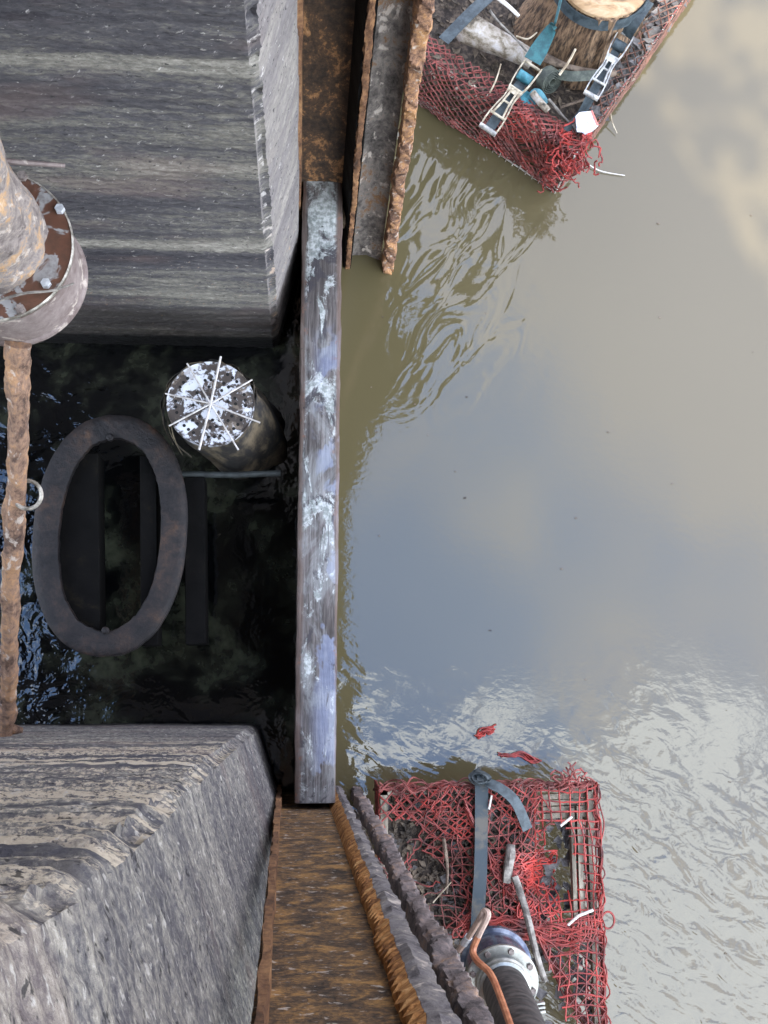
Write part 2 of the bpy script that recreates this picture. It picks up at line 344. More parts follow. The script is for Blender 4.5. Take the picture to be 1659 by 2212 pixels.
M['wire'] = simple('dull_white_wire', (.2,.17,.14), (.5,.48,.44), 30, .5)
M['soil'] = simple('leaf_litter_soil', (.018,.013,.01), (.10,.075,.055), 28, .9, 0, 1, (1,1,1), .38, .7)
M['leafbits'] = simple('dead_leaf', (.03,.023,.016), (.15,.115,.08), 11, .8)
M['chips'] = simple('pale_wood_chip', (.22,.17,.12), (.5,.44,.36), 11, .7)
M['stone'] = simple('grey_pebble', (.05,.046,.045), (.15,.14,.135), 9, .7)
M['birch'] = None
def birch():
    b = NB('birch_bark'); n = b.noise(1.0, b.mp((9,9,9)), 6, .7, .8); m = b.noise(1.0, b.mp((26,26,26)), 4, .7)
    c = b.ramp(b.ma('ADD', b.ma('MULTIPLY', n, .65), b.ma('MULTIPLY', m, .35)), [(.36,(.03,.025,.022)),(.44,(.17,.14,.10)),(.5,(.3,.265,.22)),(.62,(.46,.44,.43)),(.8,(.55,.54,.54))])
    b.bump(n, .5, .008); return b.set(c, .7)
M['birch'] = birch()
M['bark'] = simple('fibrous_bark', (.035,.022,.014), (.26,.165,.095), 9, .85, 0, 1, (6,6,.7))
M['bark_lay'] = simple('brown_branch', (.06,.042,.03), (.2,.15,.11), 18, .85, 0, .8)
def cut():
    b = NB('sawn_wood_face'); n = b.noise(5, b.mp((1,2.6,1)), 4, .6, .6); m = b.noise(60)
    c = b.ramp(n, [(.36,(.16,.09,.045)),(.48,(.33,.21,.105)),(.57,(.42,.30,.18)),(.68,(.24,.145,.075))]); b.bump(m, .2, .004); return b.set(c, .7)
M['cut'] = cut()
M['strap'] = simple('blue_grey_webbing', (.016,.026,.032), (.05,.07,.08), 22, .6, 0, .3, (1,1,1))
M['strap_mud'] = simple('muddy_blue_webbing', (.014,.027,.037), (.065,.06,.05), 7, .65, 0, .3, (1,1,1), .48, .62)
M['teal'] = simple('teal_webbing', (.008,.055,.065), (.02,.11,.12), 20, .55)
M['tealroll'] = simple('teal_webbing_bright', (.02,.10,.13), (.05,.2,.25), 26, .5)
M['green'] = simple('olive_webbing', (.04,.05,.042), (.11,.125,.10), 16, .7)
M['ratchet'] = simple('cream_plated_steel', (.2,.165,.11), (.48,.43,.33), 30, .4, .15)
M['ratchet2'] = simple('zinc_plated_steel', (.2,.2,.2), (.5,.5,.46), 30, .35, .3)
M['tagm'] = simple('white_label_card', (.30,.33,.42), (.56,.56,.58), 34, .6, 0, .1, (1,1,1), .40, .50)
M['tagred'] = NB('red_label_edge').set((.62,.16,.13), .6)
M['stick'] = simple('pale_stick', (.22,.17,.11), (.52,.45,.33), 14, .7)
M['stickgrey'] = simple('grey_stick', (.09,.08,.07), (.27,.25,.22), 18, .8)
M['white'] = NB('white_nylon').set((.6,.57,.53), .45)
M['pallet'] = simple('wet_wood_rail', (.10,.085,.06), (.33,.29,.22), 16, .7, 0, .6, (1,.25,1))
M['steel'] = simple('stainless_coupling', (.2,.2,.18), (.46,.46,.4), 9, .3, .55, .15)
M['bluesteel'] = simple('blue_sheen_steel', (.055,.07,.11), (.22,.25,.30), 12, .22, .6, .1)
M['boltm'] = simple('galvanised_bolt', (.36,.38,.40), (.6,.62,.64), 40, .45, .3)
M['boltbr'] = simple('brown_bolt', (.10,.08,.07), (.26,.22,.2), 40, .5, .3)
M['hose'] = simple('black_rubber_hose', (.018,.017,.017), (.075,.065,.06), 14, .6, 0, .3, (1,1,3))
M['cable'] = simple('orange_brown_cable', (.30,.10,.045), (.47,.2,.10), 18, .45)
M['cablegrey'] = simple('pinkish_grey_cable', (.30,.22,.18), (.46,.33,.26), 18, .5)
M['shack'] = simple('bare_steel_hoop', (.14,.125,.10), (.46,.43,.37), 30, .4, .4)
def disc_mat():
    b = NB('dirty_white_enamel'); n = b.noise(13, None, 6, .65, .7); m = b.noise(40, None, 4, .6)
    f = b.rng(b.ma('ADD', b.ma('MULTIPLY', n, .75), b.ma('MULTIPLY', m, .25)), .495, .55)
    c = b.mix(f, b.mix(b.noise(22), (.012,.009,.009), (.06,.045,.035)), b.mix(b.noise(18), (.36,.38,.43), (.56,.58,.62)))
    f2 = b.rng(b.noise(17, None, 5, .6), .55, .66); c = b.mix(b.ma('MULTIPLY', f2, .5), c, (.2,.16,.12)); b.bump(f, -.3, .003); return b.set(c, .55)
M['disc'] = disc_mat()
M['sack'] = simple('mouldy_cloth', (.006,.005,.004), (.11,.085,.05), 8, .85, 0, 1, (1,1,.6), .42, .68)
M['rod'] = simple('pale_steel_rod', (.28,.26,.24), (.5,.48,.46), 30, .4, .2)
M['deck'] = simple('deck_concrete', (.10,.10,.10), (.2,.195,.19), 6, .9)
M['brick'] = simple('shade_block_brick', (.12,.06,.04), (.22,.11,.08), 14, .9)
M['leaf'] = simple('tree_leaf', (.03,.06,.015), (.07,.12,.03), 3, .6)
M['trunk'] = simple('tree_bark', (.05,.04,.03), (.12,.1,.08), 8, .9)
M['bank'] = simple('bank_earth', (.06,.05,.03), (.13,.1,.07), 4, .95)

# ------------------------------------------------------------------ water
w = MB(); w.add([(-250,-250,0),(250,-250,0),(250,250,0),(-250,250,0)], [(0,1,2,3)])
o = w.build('river_water', M['river'], smooth=False); o['kind'] = 'structure'

YU = P(300, 748).y                            # front face of the far pier
YL = P(300, 1563).y                           # front face of the near pier
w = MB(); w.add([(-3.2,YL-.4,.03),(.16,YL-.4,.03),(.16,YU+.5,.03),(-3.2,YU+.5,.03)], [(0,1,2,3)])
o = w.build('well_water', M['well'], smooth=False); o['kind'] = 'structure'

# ------------------------------------------------------------------ piers
def pier(name, label, sgn, yfront, corner, right_dir, rlen, mat, amp, ridge):
    zs = np.concatenate([np.arange(-.3, 6.4, .011), [6.4]])
    rings = []; X0 = -3.2
    nf, nr = 190, 60
    for z in zs:
        cx = corner(z); tf = np.linspace(0, 1, nf)**.6
        xs = X0+(cx-.03-X0)*tf
        path = [(x, yfront, 0, sgn) for x in xs]
        rd = Vector(right_dir).normalized(); nrm = Vector((rd.y*sgn*-1, rd.x*sgn)) if False else Vector((abs(rd.y), -rd.x*(1 if rd.y > 0 else -1)))
        for a in (.25, .5, .75):              # the worn corner
            p = Vector((cx-.03, yfront)).lerp(Vector((cx, yfront))+rd*.03, a); path.append((p.x, p.y, .5, sgn*.7))
        for t in np.linspace(.03, rlen, nr):
            p = Vector((cx, yfront))+rd*t; path.append((p.x, p.y, nrm.x, nrm.y))
        rings.append(path)
    R = np.array(rings)                       # levels, points, (x,y,nx,ny)
    s = np.cumsum(np.r_[0, np.hypot(*(np.diff(R[200,:,:2], axis=0).T))])
    Z, S = np.meshgrid(zs, s, indexing='ij')
    d = amp*(fbm(S*1.3, Z*14, 4)*1.1+fbm(S*9, Z*42, 3)*.5)+.012*fbm(S*30+5, Z*60, 2)
    d += ridge(S, Z)
    front = (np.abs(R[:,:,2]) < .6)*(np.abs(R[:,:,2]) > .4)
    d += front*(fbm(Z*5.3, S*0+3.3, 5)*.05+np.minimum(fbm(Z*13, S*0+8.8, 3)+.12, 0)*.12)
    R[:,:,0] += d*R[:,:,2]; R[:,:,1] += d*R[:,:,3]
    rr = []
    for i, z in enumerate(zs):
        row = [Vector((p[0], p[1], z)) for p in R[i]]
        e = row[-1]; row.append(Vector((e.x, e.y+sgn*-1.3, z))); row.append(Vector((X0, row[-1].y, z)))
        rr.append(row if sgn < 0 else row)
    m = MB(); m.loft(rr, True, True)
    if sgn > 0: m.f = [f[::-1] for f in m.f]
    return tag(m.build(name, mat), label, 'pier')
cu0 = P(600, 745).x; cu1 = PY(548, 0, YU)
def cornU(z): return cu0+(cu1.x-cu0)*z/cu1.z
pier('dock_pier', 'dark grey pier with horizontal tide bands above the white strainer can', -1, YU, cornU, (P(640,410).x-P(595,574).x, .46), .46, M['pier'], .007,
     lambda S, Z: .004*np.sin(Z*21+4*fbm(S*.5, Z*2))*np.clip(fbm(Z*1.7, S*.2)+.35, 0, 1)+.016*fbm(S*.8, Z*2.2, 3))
ck = [P(558,1567), PY(450,1647,YL), PY(328,1759,YL), PY(155,1900,YL), PY(0,1985,YL)]
kz = [-.3]+[p.z for p in ck]+[6.2]; kx = [ck[0].x]+[p.x for p in ck]+[ck[-1].x-.03]
def cornL(z): return float(np.interp(z, kz, kx))
RDL = Vector((.155, -.47))
pier('dock_pier', 'pale worn pier with ridged grooves in the lower left corner', 1, YL, cornL, (RDL.x, RDL.y), .62, M['pier2'], .006,
     lambda S, Z: np.clip((Z-2.0)/1.4, 0, 1)*np.clip((3.02-S)/.12, 0, 1)*(.013*np.sin(Z*63-S*.9+5*fbm(S*.8, Z*1.5))+.006*fbm(S*2.5, Z*22))+.014*fbm(S*2.2, Z*2.2, 5))

# ------------------------------------------------------------------ sheet-pile channels
Y2 = P(780, 562).y; Y1 = Y2+.15               # outer plate and slot back, far side
def upright(a0, img, yp, ztop, z0=-.35):      # world line on plane y=yp through water pixel column a0 and picture point img
    p = PY(img[0], img[1], yp); q = Vector((a0, yp, 0)); d = (p-q)/p.z
    return lambda z: q+d*z
def wavy(m, fa, fb, depth, zt, amp, seed, z0=-.35, step=.02, sgn=-1):
    """plate between two upright lines, depth along y, with ragged long edges"""
    rings = []
    for z in np.arange(z0, zt, step):
        a, b = fa(z), fb(z); na = amp*2*f1(z*9+seed, seed); nb = amp*2*f1(z*9+seed+40, seed+3)
        dy = .5*amp*f1(z*14, seed+9)
        rings.append([Vector((a.x+na, a.y+dy, z)), Vector((b.x+nb, b.y+dy, z)), Vector((b.x+nb, b.y-sgn*depth, z)), Vector((a.x+na, a.y-sgn*depth, z))])
    m.loft(rings); return m
def corrugated(m, path_f, r, z0, zt, amp, fr, seed, k=10, step=.014, squash=1.0):
    rings = []
    for z in np.arange(z0, zt, step):
        p = path_f(z); row = []; wob = .35*r*2*f1(z*3.1, seed+5, 3)
        for j in range(k):
            g = 2*math.pi*j/k; c_, s_ = math.cos(g), math.sin(g)
            cx_ = math.copysign(abs(c_)**.55, c_); sy_ = math.copysign(abs(s_)**.55, s_)*squash
            q = 1+amp*2*f1(z*7+c_*1.2, s_*1.2+seed, 3)+amp*1.1*2*f1(z*26+c_*2.2, s_*2.2+seed*3, 3)+amp*.55*2*f1(z*55+c_*4, s_*4+seed, 2)
            row.append(Vector((p.x+wob+r*cx_*q, p.y+r*sy_*q, z+.25*r*f1(j*1.3, z*30))))
        rings.append(row)
    m.loft(rings); return m
def X(px): return (px-NAD[0])*H/F             # rough water column of a pixel
t = thing('channel_pile', 'rusty steel channel pile standing in front of the dark banded pier', 'steel pile', (X(740), Y2, 0))
zt = 5.2
lf_a = upright(P(634,470).x, (632,0), Y2, zt); lf_b = upright(P(650,470).x, (654,0), Y2, zt)
wavy(MB(), lf_a, lf_b, .16, zt, .006, 1).build('left_flange', M['strip'], t)
wl = upright(P(650,470).x, (654,0), Y1, zt); wl = lambda z, f=lf_b: Vector((f(z).x-.02, Y1, z))
rb_a = upright(P(730,570).x, (768,0), Y1, zt); rb_b = upright(P(746,570).x, (795,0), Y2, zt)
wr = lambda z: Vector((rb_a(z).x+.02, Y1, z))
wavy(MB(), wl, wr, .03, zt, .002, 2).build('web', M['web'], t)
m = MB(); rings = []
for z in np.arange(-.35, zt, .02):            # rib standing between slot and outer plate
    a = rb_a(z); b_ = rb_b(z); n = .014*f1(z*11, 7)
    x0 = rb_a(z).x; x1 = rb_b(z).x
    rings.append([Vector((x0, Y1-.002, z)), Vector((x1-.008+n, Y2-.05+n, z)), Vector((x1+.035+n*.6, Y2-.052+n, z)), Vector((x1+.06, Y1-.002, z))])
m.loft(rings); m.build('rib', M['wet_shade'], t)  # shadow in the slot put into the rib as near-black colour
m = MB(); corrugated(m, lambda z: Vector((rb_b(z).x+.014, Y2-.05, z)), .015, -.35, zt, .35, 31, 9, 12); m.build('rib_edge', M['strip'], t)
pl_a = rb_b; pl_b = upright(P(822,553).x, (897,0), Y2, zt)
m = MB(); rings = []
for z in np.arange(-.35, zt, .015):           # outer plate, bowed and pitted
    a, b_ = pl_a(z), pl_b(z); row = []
    for i in range(17):
        u = i/16; q = a.lerp(b_, u); q.y += .04*math.sin(math.pi*u)+.012*2*f1(u*5+z*3, z*5, 4); row.append(q)
    rings.append(row+[r+Vector((0,.03,0)) for r in row[::-1]])
m.loft(rings); m.build('outer_plate', M['plate'], t)
ed = upright(P(838,552).x, (917,0), Y2-.03, zt)
m = MB(); corrugated(m, ed, .034, -.35, zt, .22, 13, 4, 24, squash=1.6); m.build('outer_edge', M['edge'], t)

YW_ = P(660, 1716).y; YT = P(700, 1700).y; YP2 = P(760, 1740).y
t = thing('channel_pile', 'long orange rusted channel pile beside the pale pier at the bottom edge', 'steel pile', (X(700), YW_, 0))
zt = 5.6
a1 = upright(P(600,1700).x, (548,2212), YT+.02, zt); b1 = upright(P(608,1700).x, (572,2212), YT+.02, zt)
wavy(MB(), a1, b1, .10, zt, .008, 11, sgn=1).build('left_flange', M['strip'], t)
wi = upright(P(700,1716).x, (872,2212), YW_, zt)
wavy(MB(), lambda z: Vector((b1(z).x-.03, YW_, z)), lambda z: Vector((wi(z).x+.03, YW_, z)), .03, zt, .002, 12, sgn=1).build('web', M['web2'], t)
ti = upright(P(714,1700).x, (895,2212), YT, zt); to = upright(P(737,1700).x, (992,2212), YT, zt)
m = MB(); rings = []
for z in np.arange(-.35, zt, .005):           # thick scaled flange with a stepped golden inner edge
    xi, xo = ti(z).x, to(z).x; n = .012*2*f1(z*18, 3, 4); n2 = .012*2*f1(z*14, 8, 4)
    st = (.007+.006*min(1, max(0, z-1.5)/2))*(((z*20.0+3*f1(z*3, 4)) % 1.0)-.5)*2+.012*2*f1(z*7, 2)
    rings.append([Vector((wi(z).x+.0, YW_-.01, z)), Vector((xi-.006+st*.7, YT-.012+st, z)), Vector((xi+.022+n*.5, YT+.006+n*.6, z)),
                  Vector(((xi+xo)/2+.005, YT+.012+n2*.9, z)), Vector((xo+n2, YT+.002+n*.6, z)), Vector((xo-.006, YW_-.01, z))])
mi = MB(); mi.loft([[r[0], r[1], r[2], Vector((r[2].x, YW_-.01, r[2].z))] for r in rings]); mi.build('flange_inner_edge', M['glow'], t)
mo = MB(); mo.loft([[r[2]+Vector((.001,-.001,0)), r[3], r[4], r[5], Vector((r[2].x+.001, YW_-.011, r[2].z))] for r in rings]); mo.build('flange_tip', M['greytip'], t)
YP2 = P(760, 1755).y
pa = lambda z: Vector((to(z).x-.02, YP2, z)); rp = upright(P(768,1712).x, (1030,2212), P(768,1712).y, zt)
wavy(MB(), pa, lambda z: Vector((rp(z).x, YP2+.02, z)), .03, zt, .006, 14, sgn=1).build('outer_plate', M['plate'], t)
m = MB(); corrugated(m, rp, .030, -.35, zt, .27, 17, 6, 22, squash=1.2); m.build('outer_edge', M['rope'], t)

# ------------------------------------------------------------------ stop log
zl = .8
c0, c1 = (P(655,376,zl)+P(741,376,zl))/2, (P(637,1735,zl)+P(724,1735,zl))/2
t = thing('stop_log', 'long mottled timber stop log with lichen and blue patches between two piles', 'timber beam', (c0.x*.5+c1.x*.5, c0.y*.5+c1.y*.5, -.3))
m = MB(); rings = []; hw0 = (P(741,376,zl)-P(655,376,zl)).length/2; hw1 = (P(724,1735,zl)-P(637,1735,zl)).length/2
for i in range(161):
    u = i/160; c = c0.lerp(c1, u); hw = hw0+(hw1-hw0)*u; a = .012
    n = [.006*2*f1(u*34, k*3.1, 5) for k in range(4)]; dz = .006*f1(u*12, 5)
    q = lambda x, z: Vector((c.x+x, c.y, z+dz))
    rings.append([q(-hw+n[0], -.3), q(hw+n[1], -.3), q(hw+n[1], zl-.02), q(hw-a+n[1], zl-.006+n[2]), q(hw*.5, zl+n[2]*.5), q(0, zl+n[3]*.6), q(-hw*.5, zl+n[2]*.4), q(-hw+a+n[0], zl-.004), q(-hw+n[0], zl-.014)])
m.loft(rings); m.build('beam', M['log'], t)
m = MB(); p = P(742, 470, .55); m.box(p+Vector((.012,0,.0)), (.016,0,0), (0,.035,0), (0,0,.08)); m.build('wedge', M['stick'], t, bevel=.004, label='small orange wooden wedge between log and pile')

# ------------------------------------------------------------------ pump on the left
zf = 3.0; cf_ = P(-15, 530, zf); R1 = 172*(H-zf)/F
t = thing('pump_casing', 'round rusty flanged pump casing with crusted pipe at the left edge', 'pump', (cf_.x, cf_.y, zf-.31))
axis = Vector((.0, .0, 1))
m = MB(); m.lathe((cf_.x, cf_.y, zf-.31), [(R1*.80,-.012),(R1*.985,-.01),(R1*1.0,0),(R1*.985,.014),(R1*.955,.02),(R1*.95,.10),(R1*.95,.2),(R1*.955,.283)], k=72, capb=True); m.build('drum', M['drum'], t)
m = MB(); m.lathe((cf_.x, cf_.y, zf-.026), [(R1*.99,0),(R1*1.003,.004),(R1*1.003,.022),(R1*.995,.027),(R1*.3,.028)], k=72); m.build('flange', M['flange'], t)
m = MB(); m.lathe((cf_.x, cf_.y, zf-.012), [(R1*1.002,0),(R1*1.014,.002),(R1*1.014,.013),(R1*.992,.0165)], k=90, capb=False); m.build('rim', M['shack'], t)
m = MB(); rings = []
for i in range(120):                          # crusted neck going up to the walkway
    h = i*.019; r = R1*(.70-.02*min(h/.6, 1)-.03*min(h, 1)); row = []
    for j in range(56):
        g = 2*math.pi*j/56; rr = r*1.06*(1+.13*2*f1(math.cos(g)*2+9+h*5, math.sin(g)*2+4+h*2, 5)+.10*f1(j*.55, h*26, 3))
        row.append(Vector((cf_.x-.02+rr*math.cos(g), cf_.y+.01+rr*math.sin(g), zf+.002+h)))
    rings.append(row)
m.loft(rings); m.build('neck', M['lump'], t)
for px, py in ((129,451),(99,612),(48,380),(44,668)):
    p = P(px, py, zf+.012); m = MB(); m.lathe(p, [(.018,-.01),(.018,.006),(.0165,.010)], k=6); m.build('bolt', M['boltm'] if px > 60 else M['boltbr'], t, smooth=False)
m = MB(); m.tube([P(-30,345,zf+.02), P(60,352,zf+.02), P(140,358,zf-.02)], [.012,.011,.009], 8, .4, 20, 3); m.build('clamp_bar', M['drum'], t)
twig = lambda name, label, mat, pts, r, n=14, k=5: tag(MB().tube(smooth_path(pts, n), [r*(1-.4*i/(n-1)) for i in range(n)], k, .3, 20, len(label)).build(name, mat), label, 'stick')
twig('twig', 'thin brown twig lying across the rusty pump flange', M['stickgrey'], [P(-20,655,zf+.03), P(50,634,zf+.03), P(110,628,zf+.02), P(160,612,zf)], .006)

# rusted brace bar with hoop
A = P(42, 740, 2.72); B = PY(14, 1588, YL+.005)
t = thing('brace_bar', 'flaking rust brown bar running from the pump to the pale pier', 'iron bar', B)
pts = []; rr = []; n = 170
for i in range(n):
    u = i/(n-1); p = A.lerp(B, u); p += Vector((.02*2*f1(u*9, 2), 0, .015*f1(u*7, 9))); pts.append(p)
    rr.append(.041*(1-.12*u)*(1+.35*f1(u*12, 4, 4)+.25*f1(u*60, 1)))
MB().tube(pts, rr, 22, .38, 13, 5).build('bar', M['bar'], t)
m = MB(); p = B+Vector((.02,.02,-.01)); m.tube([p+Vector((-.07,0,0)), p+Vector((0,.005,.004)), p+Vector((.05,.0,0))], [.02,.026,.012], 8, .5, 30, 2); m.build('end_lug', M['bar'], t)
m = MB(); c = A.lerp(B, (1028-740)/848)+Vector((.055,0,.02)); rad = .048*(H-c.z)/3.9*1.0
pts = [c+Vector((rad*math.cos(g), rad*math.sin(g), .01*math.sin(g))) for g in np.linspace(-2.5, 2.5, 26)]
m.tube(pts, .0085, 8); m.build('hoop', M['shack'], t)

# ------------------------------------------------------------------ inside the well
zr = .62
m = MB(); C = P(237,1152,zr); a_, b_ = 163*(H-zr)/F, 262*(H-zr)/F; w1, w2 = 55*(H-zr)/F, 55*(H-zr)/F
n = 120; outer = []; inner = []
for j in range(n):
    g = 2*math.pi*j/n; ex = .9
    cx_ = math.copysign(abs(math.cos(g))**ex, math.cos(g)); sy = math.copysign(abs(math.sin(g))**ex, math.sin(g))
    q = Matrix.Rotation(math.radians(-2), 2)
    o1 = q @ Vector((a_*cx_, b_*sy)); k1 = 1+.012*f1(j*.5, 2)
    i1 = q @ Vector(((a_-w1)*cx_*.985, (b_-w2)*sy)); k2 = 1+.03*f1(j*.8, 8)+.03*f1(j*2.7, 4)
    outer.append((C.x+o1.x*k1, C.y+o1.y*k1)); inner.append((C.x+i1.x*k2, C.y+i1.y*k2))
def lv(pt, z): return [Vector((x, y, z+.006*f1(x*14, y*14))) for x, y in pt]
def mid(u): return [(o_[0]*(1-u)+i_[0]*u, o_[1]*(1-u)+i_[1]*u) for o_, i_ in zip(outer, inner)]
rings = [lv(outer, zr-.04), lv(outer, zr-.022), lv(mid(.03), zr-.02), lv(mid(.03), zr-.006), lv(mid(.08), zr), lv(mid(.35), zr+.003), lv(mid(.7), zr+.002), lv(mid(.97), zr), lv(inner, zr-.006), lv(inner, zr-.04), lv(outer, zr-.04)]
m.loft(rings, True, False)
t = thing('oval_ring', 'large dark rusted oval iron ring lying over beams in the well', 'iron ring', (C.x, C.y, zr-.04))
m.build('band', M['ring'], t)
for px, py in ((228,1362),(238,945)):
    m = MB(); p = P(px, py, zr+.006); m.lathe(p, [(.02,-.02),(.021,.012),(.012,.018),(.012,.03)], k=8); m.build('stud', M['ring'], t)
def beam(x0, x1, y0, y1, z, label):
    m = MB(); a, b = P((x0+x1)/2, y0, z), P((x0+x1)/2+3, y1, z); wd = (x1-x0)*(H-z)/F
    m.bar(a+Vector((0,0,-.1)), b+Vector((0,0,-.1)), wd, .2); o = m.build('well_beam', M['wet_shade'], None, bevel=.006)
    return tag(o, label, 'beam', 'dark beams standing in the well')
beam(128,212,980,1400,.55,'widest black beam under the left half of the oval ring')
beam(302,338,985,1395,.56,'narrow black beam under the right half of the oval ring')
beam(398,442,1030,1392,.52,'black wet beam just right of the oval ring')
m = MB(); m.tube([P(385,1024,.5), P(500,1026,.5), P(606,1022,.5)], .018, 10, .1); tag(m.build('cross_pipe', simple('dark_green_pipe', (.006,.009,.009), (.022,.028,.028), 20, .7)), 'thin dark pipe crossing the well below the strainer can', 'pipe')

# strainer can
zs_ = .95; ct = P(455,871,zs_); cb = P(533,948,.03); Rd = 95*(H-zs_)/F
t = thing('strainer_can', 'white perforated strainer can with radiating rods, wrapped in muddy cloth', 'strainer', (cb.x, cb.y, .03))
ax = Vector((.02, .04, 1)).normalized(); q = ax.to_track_quat('Z', 'Y')
def on(r, g, h=0): return ct+q @ Vector((r*math.cos(g), r*math.sin(g), h))
holes = []
for k in range(8):
    for dr, dg in ((.80,-.17),(.80,0),(.80,.17),(.57,-.12),(.57,.12),(.40,.0)):
        if (k*3+int(dr*100)) % 7 != 0: holes.append((dr*Rd, math.radians(12+45*k+22)+dg))
m = MB(); m.lathe(ct, [(Rd*.97,-.05),(Rd,-.045),(Rd*1.01,-.004),(Rd*1.0,.003),(Rd*.985,.0),(Rd*.975,-.006),(Rd*.02,-.004)], axis=ax, k=72); m.build('lid', M['disc'], t)
blk = NB('hole_black').set((.003,.003,.003), .9)
for r, g in holes:
    p = on(r, g, -.0055); m = MB(); m.lathe(p, [(.0088,-.002),(.0088,.002)], axis=ax, k=14); m.build('hole', blk, t)
rods = [(78,97),(120,-62+0),(30,-150),(168,-14)]
ends = [((477,770),(430,972)),((404,785),(515,972)),((545,820),(365,920)),((357,850),(562,913))]
for i, (e0, e1) in enumerate(ends):
    m = MB(); p0, p1 = P(*e0, zs_+.02), P(*e1, zs_+.02); mid_ = P(455, 872, zs_+.028)
    m.tube(smooth_path([p0, p0.lerp(mid_, .7), mid_, p1.lerp(mid_, .7), p1], 13), .0048 if i else .0064, 7); m.build('rod', M['rod'], t)
m = MB(); rings = []
for i in range(26):
    u = i/25; c = ct.lerp(cb, u)+ax*0; c.z = zs_-.03-(zs_-.06)*u; row = []
    bul = Rd*(.93+.16*math.sin(min(u*1.7, 1)*math.pi/2))
    for j in range(64):
        g = 2*math.pi*j/64; rr = bul*(1+.05*math.sin(g*5+u*4)+.30*f1(math.cos(g)*2.2+5, math.sin(g)*2.2+u*4, 5)*(.3+u))
        row.append(Vector((c.x+rr*math.cos(g), c.y+rr*math.sin(g), c.z+.02*f1(j*.5, u*8))))
    rings.append(row)
m.loft(rings); m.build('cloth_wrap', M['sack'], t)
for k in range(16):
    g = -2.6+k*.24; p = on(Rd*1.07, g, -.05-.02*(k % 3)); m = MB()
    pts = smooth_path([on(Rd*1.04, g, -.03), on(Rd*(1.12+.05*(k % 2)), g+.3, -.10), on(Rd*1.16, g+.6, -.2-.04*(k % 3))], 12)
    m.ribbon(pts, [.034-.014*abs(i-6)/6+.012*math.sin(i*1.7+k) for i in range(12)], .004, up=(math.cos(g), math.sin(g), .4)); m.build('rag', M['sack'], t)

# ------------------------------------------------------------------ nets
def net(surf, u0, u1, v0, v1, cell, r, mat, name, parent, diag=True, warp=.5, drop=.02, seed=0, k=4, keep=None, stray=0):
    """cords laid over a surface function; cells are warped so no two are alike"""
    m = MB(); rs = np.random.RandomState(seed)
    def S(u, v):
        du = warp*cell*4*f1(u/cell*.16+seed, v/cell*.16, 2); dv = warp*cell*4*f1(u/cell*.16+50+seed, v/cell*.16+9, 2)
        return surf(min(max(u+du, u0), u1), min(max(v+dv, v0), v1))
    def lay(pts_uv):
        run = []
        for (u, v) in pts_uv+[None] if False else pts_uv:
            ok = keep is None or keep(u, v)
            if ok: run.append(S(u, v)+Vector(rs.normal(0, r*.35, 3)))
            if (not ok or (u, v) == pts_uv[-1]) and run:
                if len(run) > 2: m.tube(run, r*(.85+.3*rs.rand()), k, caps=False)
                run = []
    step = cell*.42
    if diag:
        for sg in (1, -1):
            c = -(v1-v0) if sg > 0 else 0
            hi = (u1-u0)+(0 if sg > 0 else (v1-v0))
            while c < hi:
                L_ = []
                for v in np.arange(v0, v1+step*.5, step*.8):
                    u = u0+c+sg*(v-v0) if sg > 0 else u0+c-(v-v0)
                    if u0 <= u <= u1: L_.append((u, v))
                if len(L_) > 2 and rs.rand() > drop: lay(L_)
                c += cell*1.25
    else:
        for u in np.arange(u0, u1, cell):
            if rs.rand() > drop: lay([(u, v) for v in np.arange(v0, v1, step)])
        for v in np.arange(v0, v1, cell):
            if rs.rand() > drop: lay([(u, v) for u in np.arange(u0, u1, step)])
    for i in range(stray):
        u, v = rs.uniform(u0, u1), rs.uniform(v0, v1); g = rs.uniform(0, 6.28); p = []
        for q_ in range(rs.randint(5, 14)):
            g += rs.normal(0, .6); u += math.cos(g)*cell*.45; v += math.sin(g)*cell*.45
            if u0 < u < u1 and v0 < v < v1: p.append(S(u, v)+Vector((0,0,r*2)))
        if len(p) > 3: m.tube(p, r*.9, k, caps=False)
    return m.build(name, mat, parent)
def tangle(cen, sx, n, r, mat, name, parent, seed, flat=.5, ln=10):
    rs = np.random.RandomState(seed); m = MB()
    for i in range(n):
        p = Vector(cen)+Vector((rs.normal(0, sx.x), rs.normal(0, sx.y), rs.normal(0, sx.z))); d = Vector(rs.normal(0, 1, 3)); d.z *= flat; pts = [p.copy()]
        for q_ in range(ln):
            d = (d.normalized()+Vector(rs.normal(0, .5, 3))*1.0); d.z *= flat; p = p+d.normalized()*.018
            p = p+(Vector(cen)-p)*.04; pts.append(p.copy())
        m.tube(pts, r*(.8+.4*rs.rand()), 5)
    return m.build(name, mat, parent)
def litter(poly_fn, n, size, mat, name, parent, seed, zf_, elong=2.2):
    """loose leaf and chip pieces, each a small bent blade"""
    rs = np.random.RandomState(seed); m = MB()
    for i in range(n):
        p = poly_fn(rs.rand(), rs.rand()); p.z = zf_(p)+rs.uniform(.0, .02); g = rs.uniform(0, 6.28); l = size*rs.uniform(.5, 1.5); wd = l/elong*rs.uniform(.6, 1.4)
        d = Vector((math.cos(g), math.sin(g), rs.normal(0, .35))).normalized(); sd = d.cross(Vector((rs.normal(0,.4), rs.normal(0,.4), 1))).normalized(); u = sd.cross(d)
        a = [p-d*l/2, p-d*l*.1+sd*wd/2+u*wd*.2, p+d*l/2, p-d*l*.1-sd*wd/2+u*wd*.1]
        m.add(a+[q_-u*.004 for q_ in a], [(0,1,2,3),(7,6,5,4),(0,4,5,1),(1,5,6,2),(2,6,7,3),(3,7,4,0)])
    o = m.build(name, mat, parent, smooth=False); return o

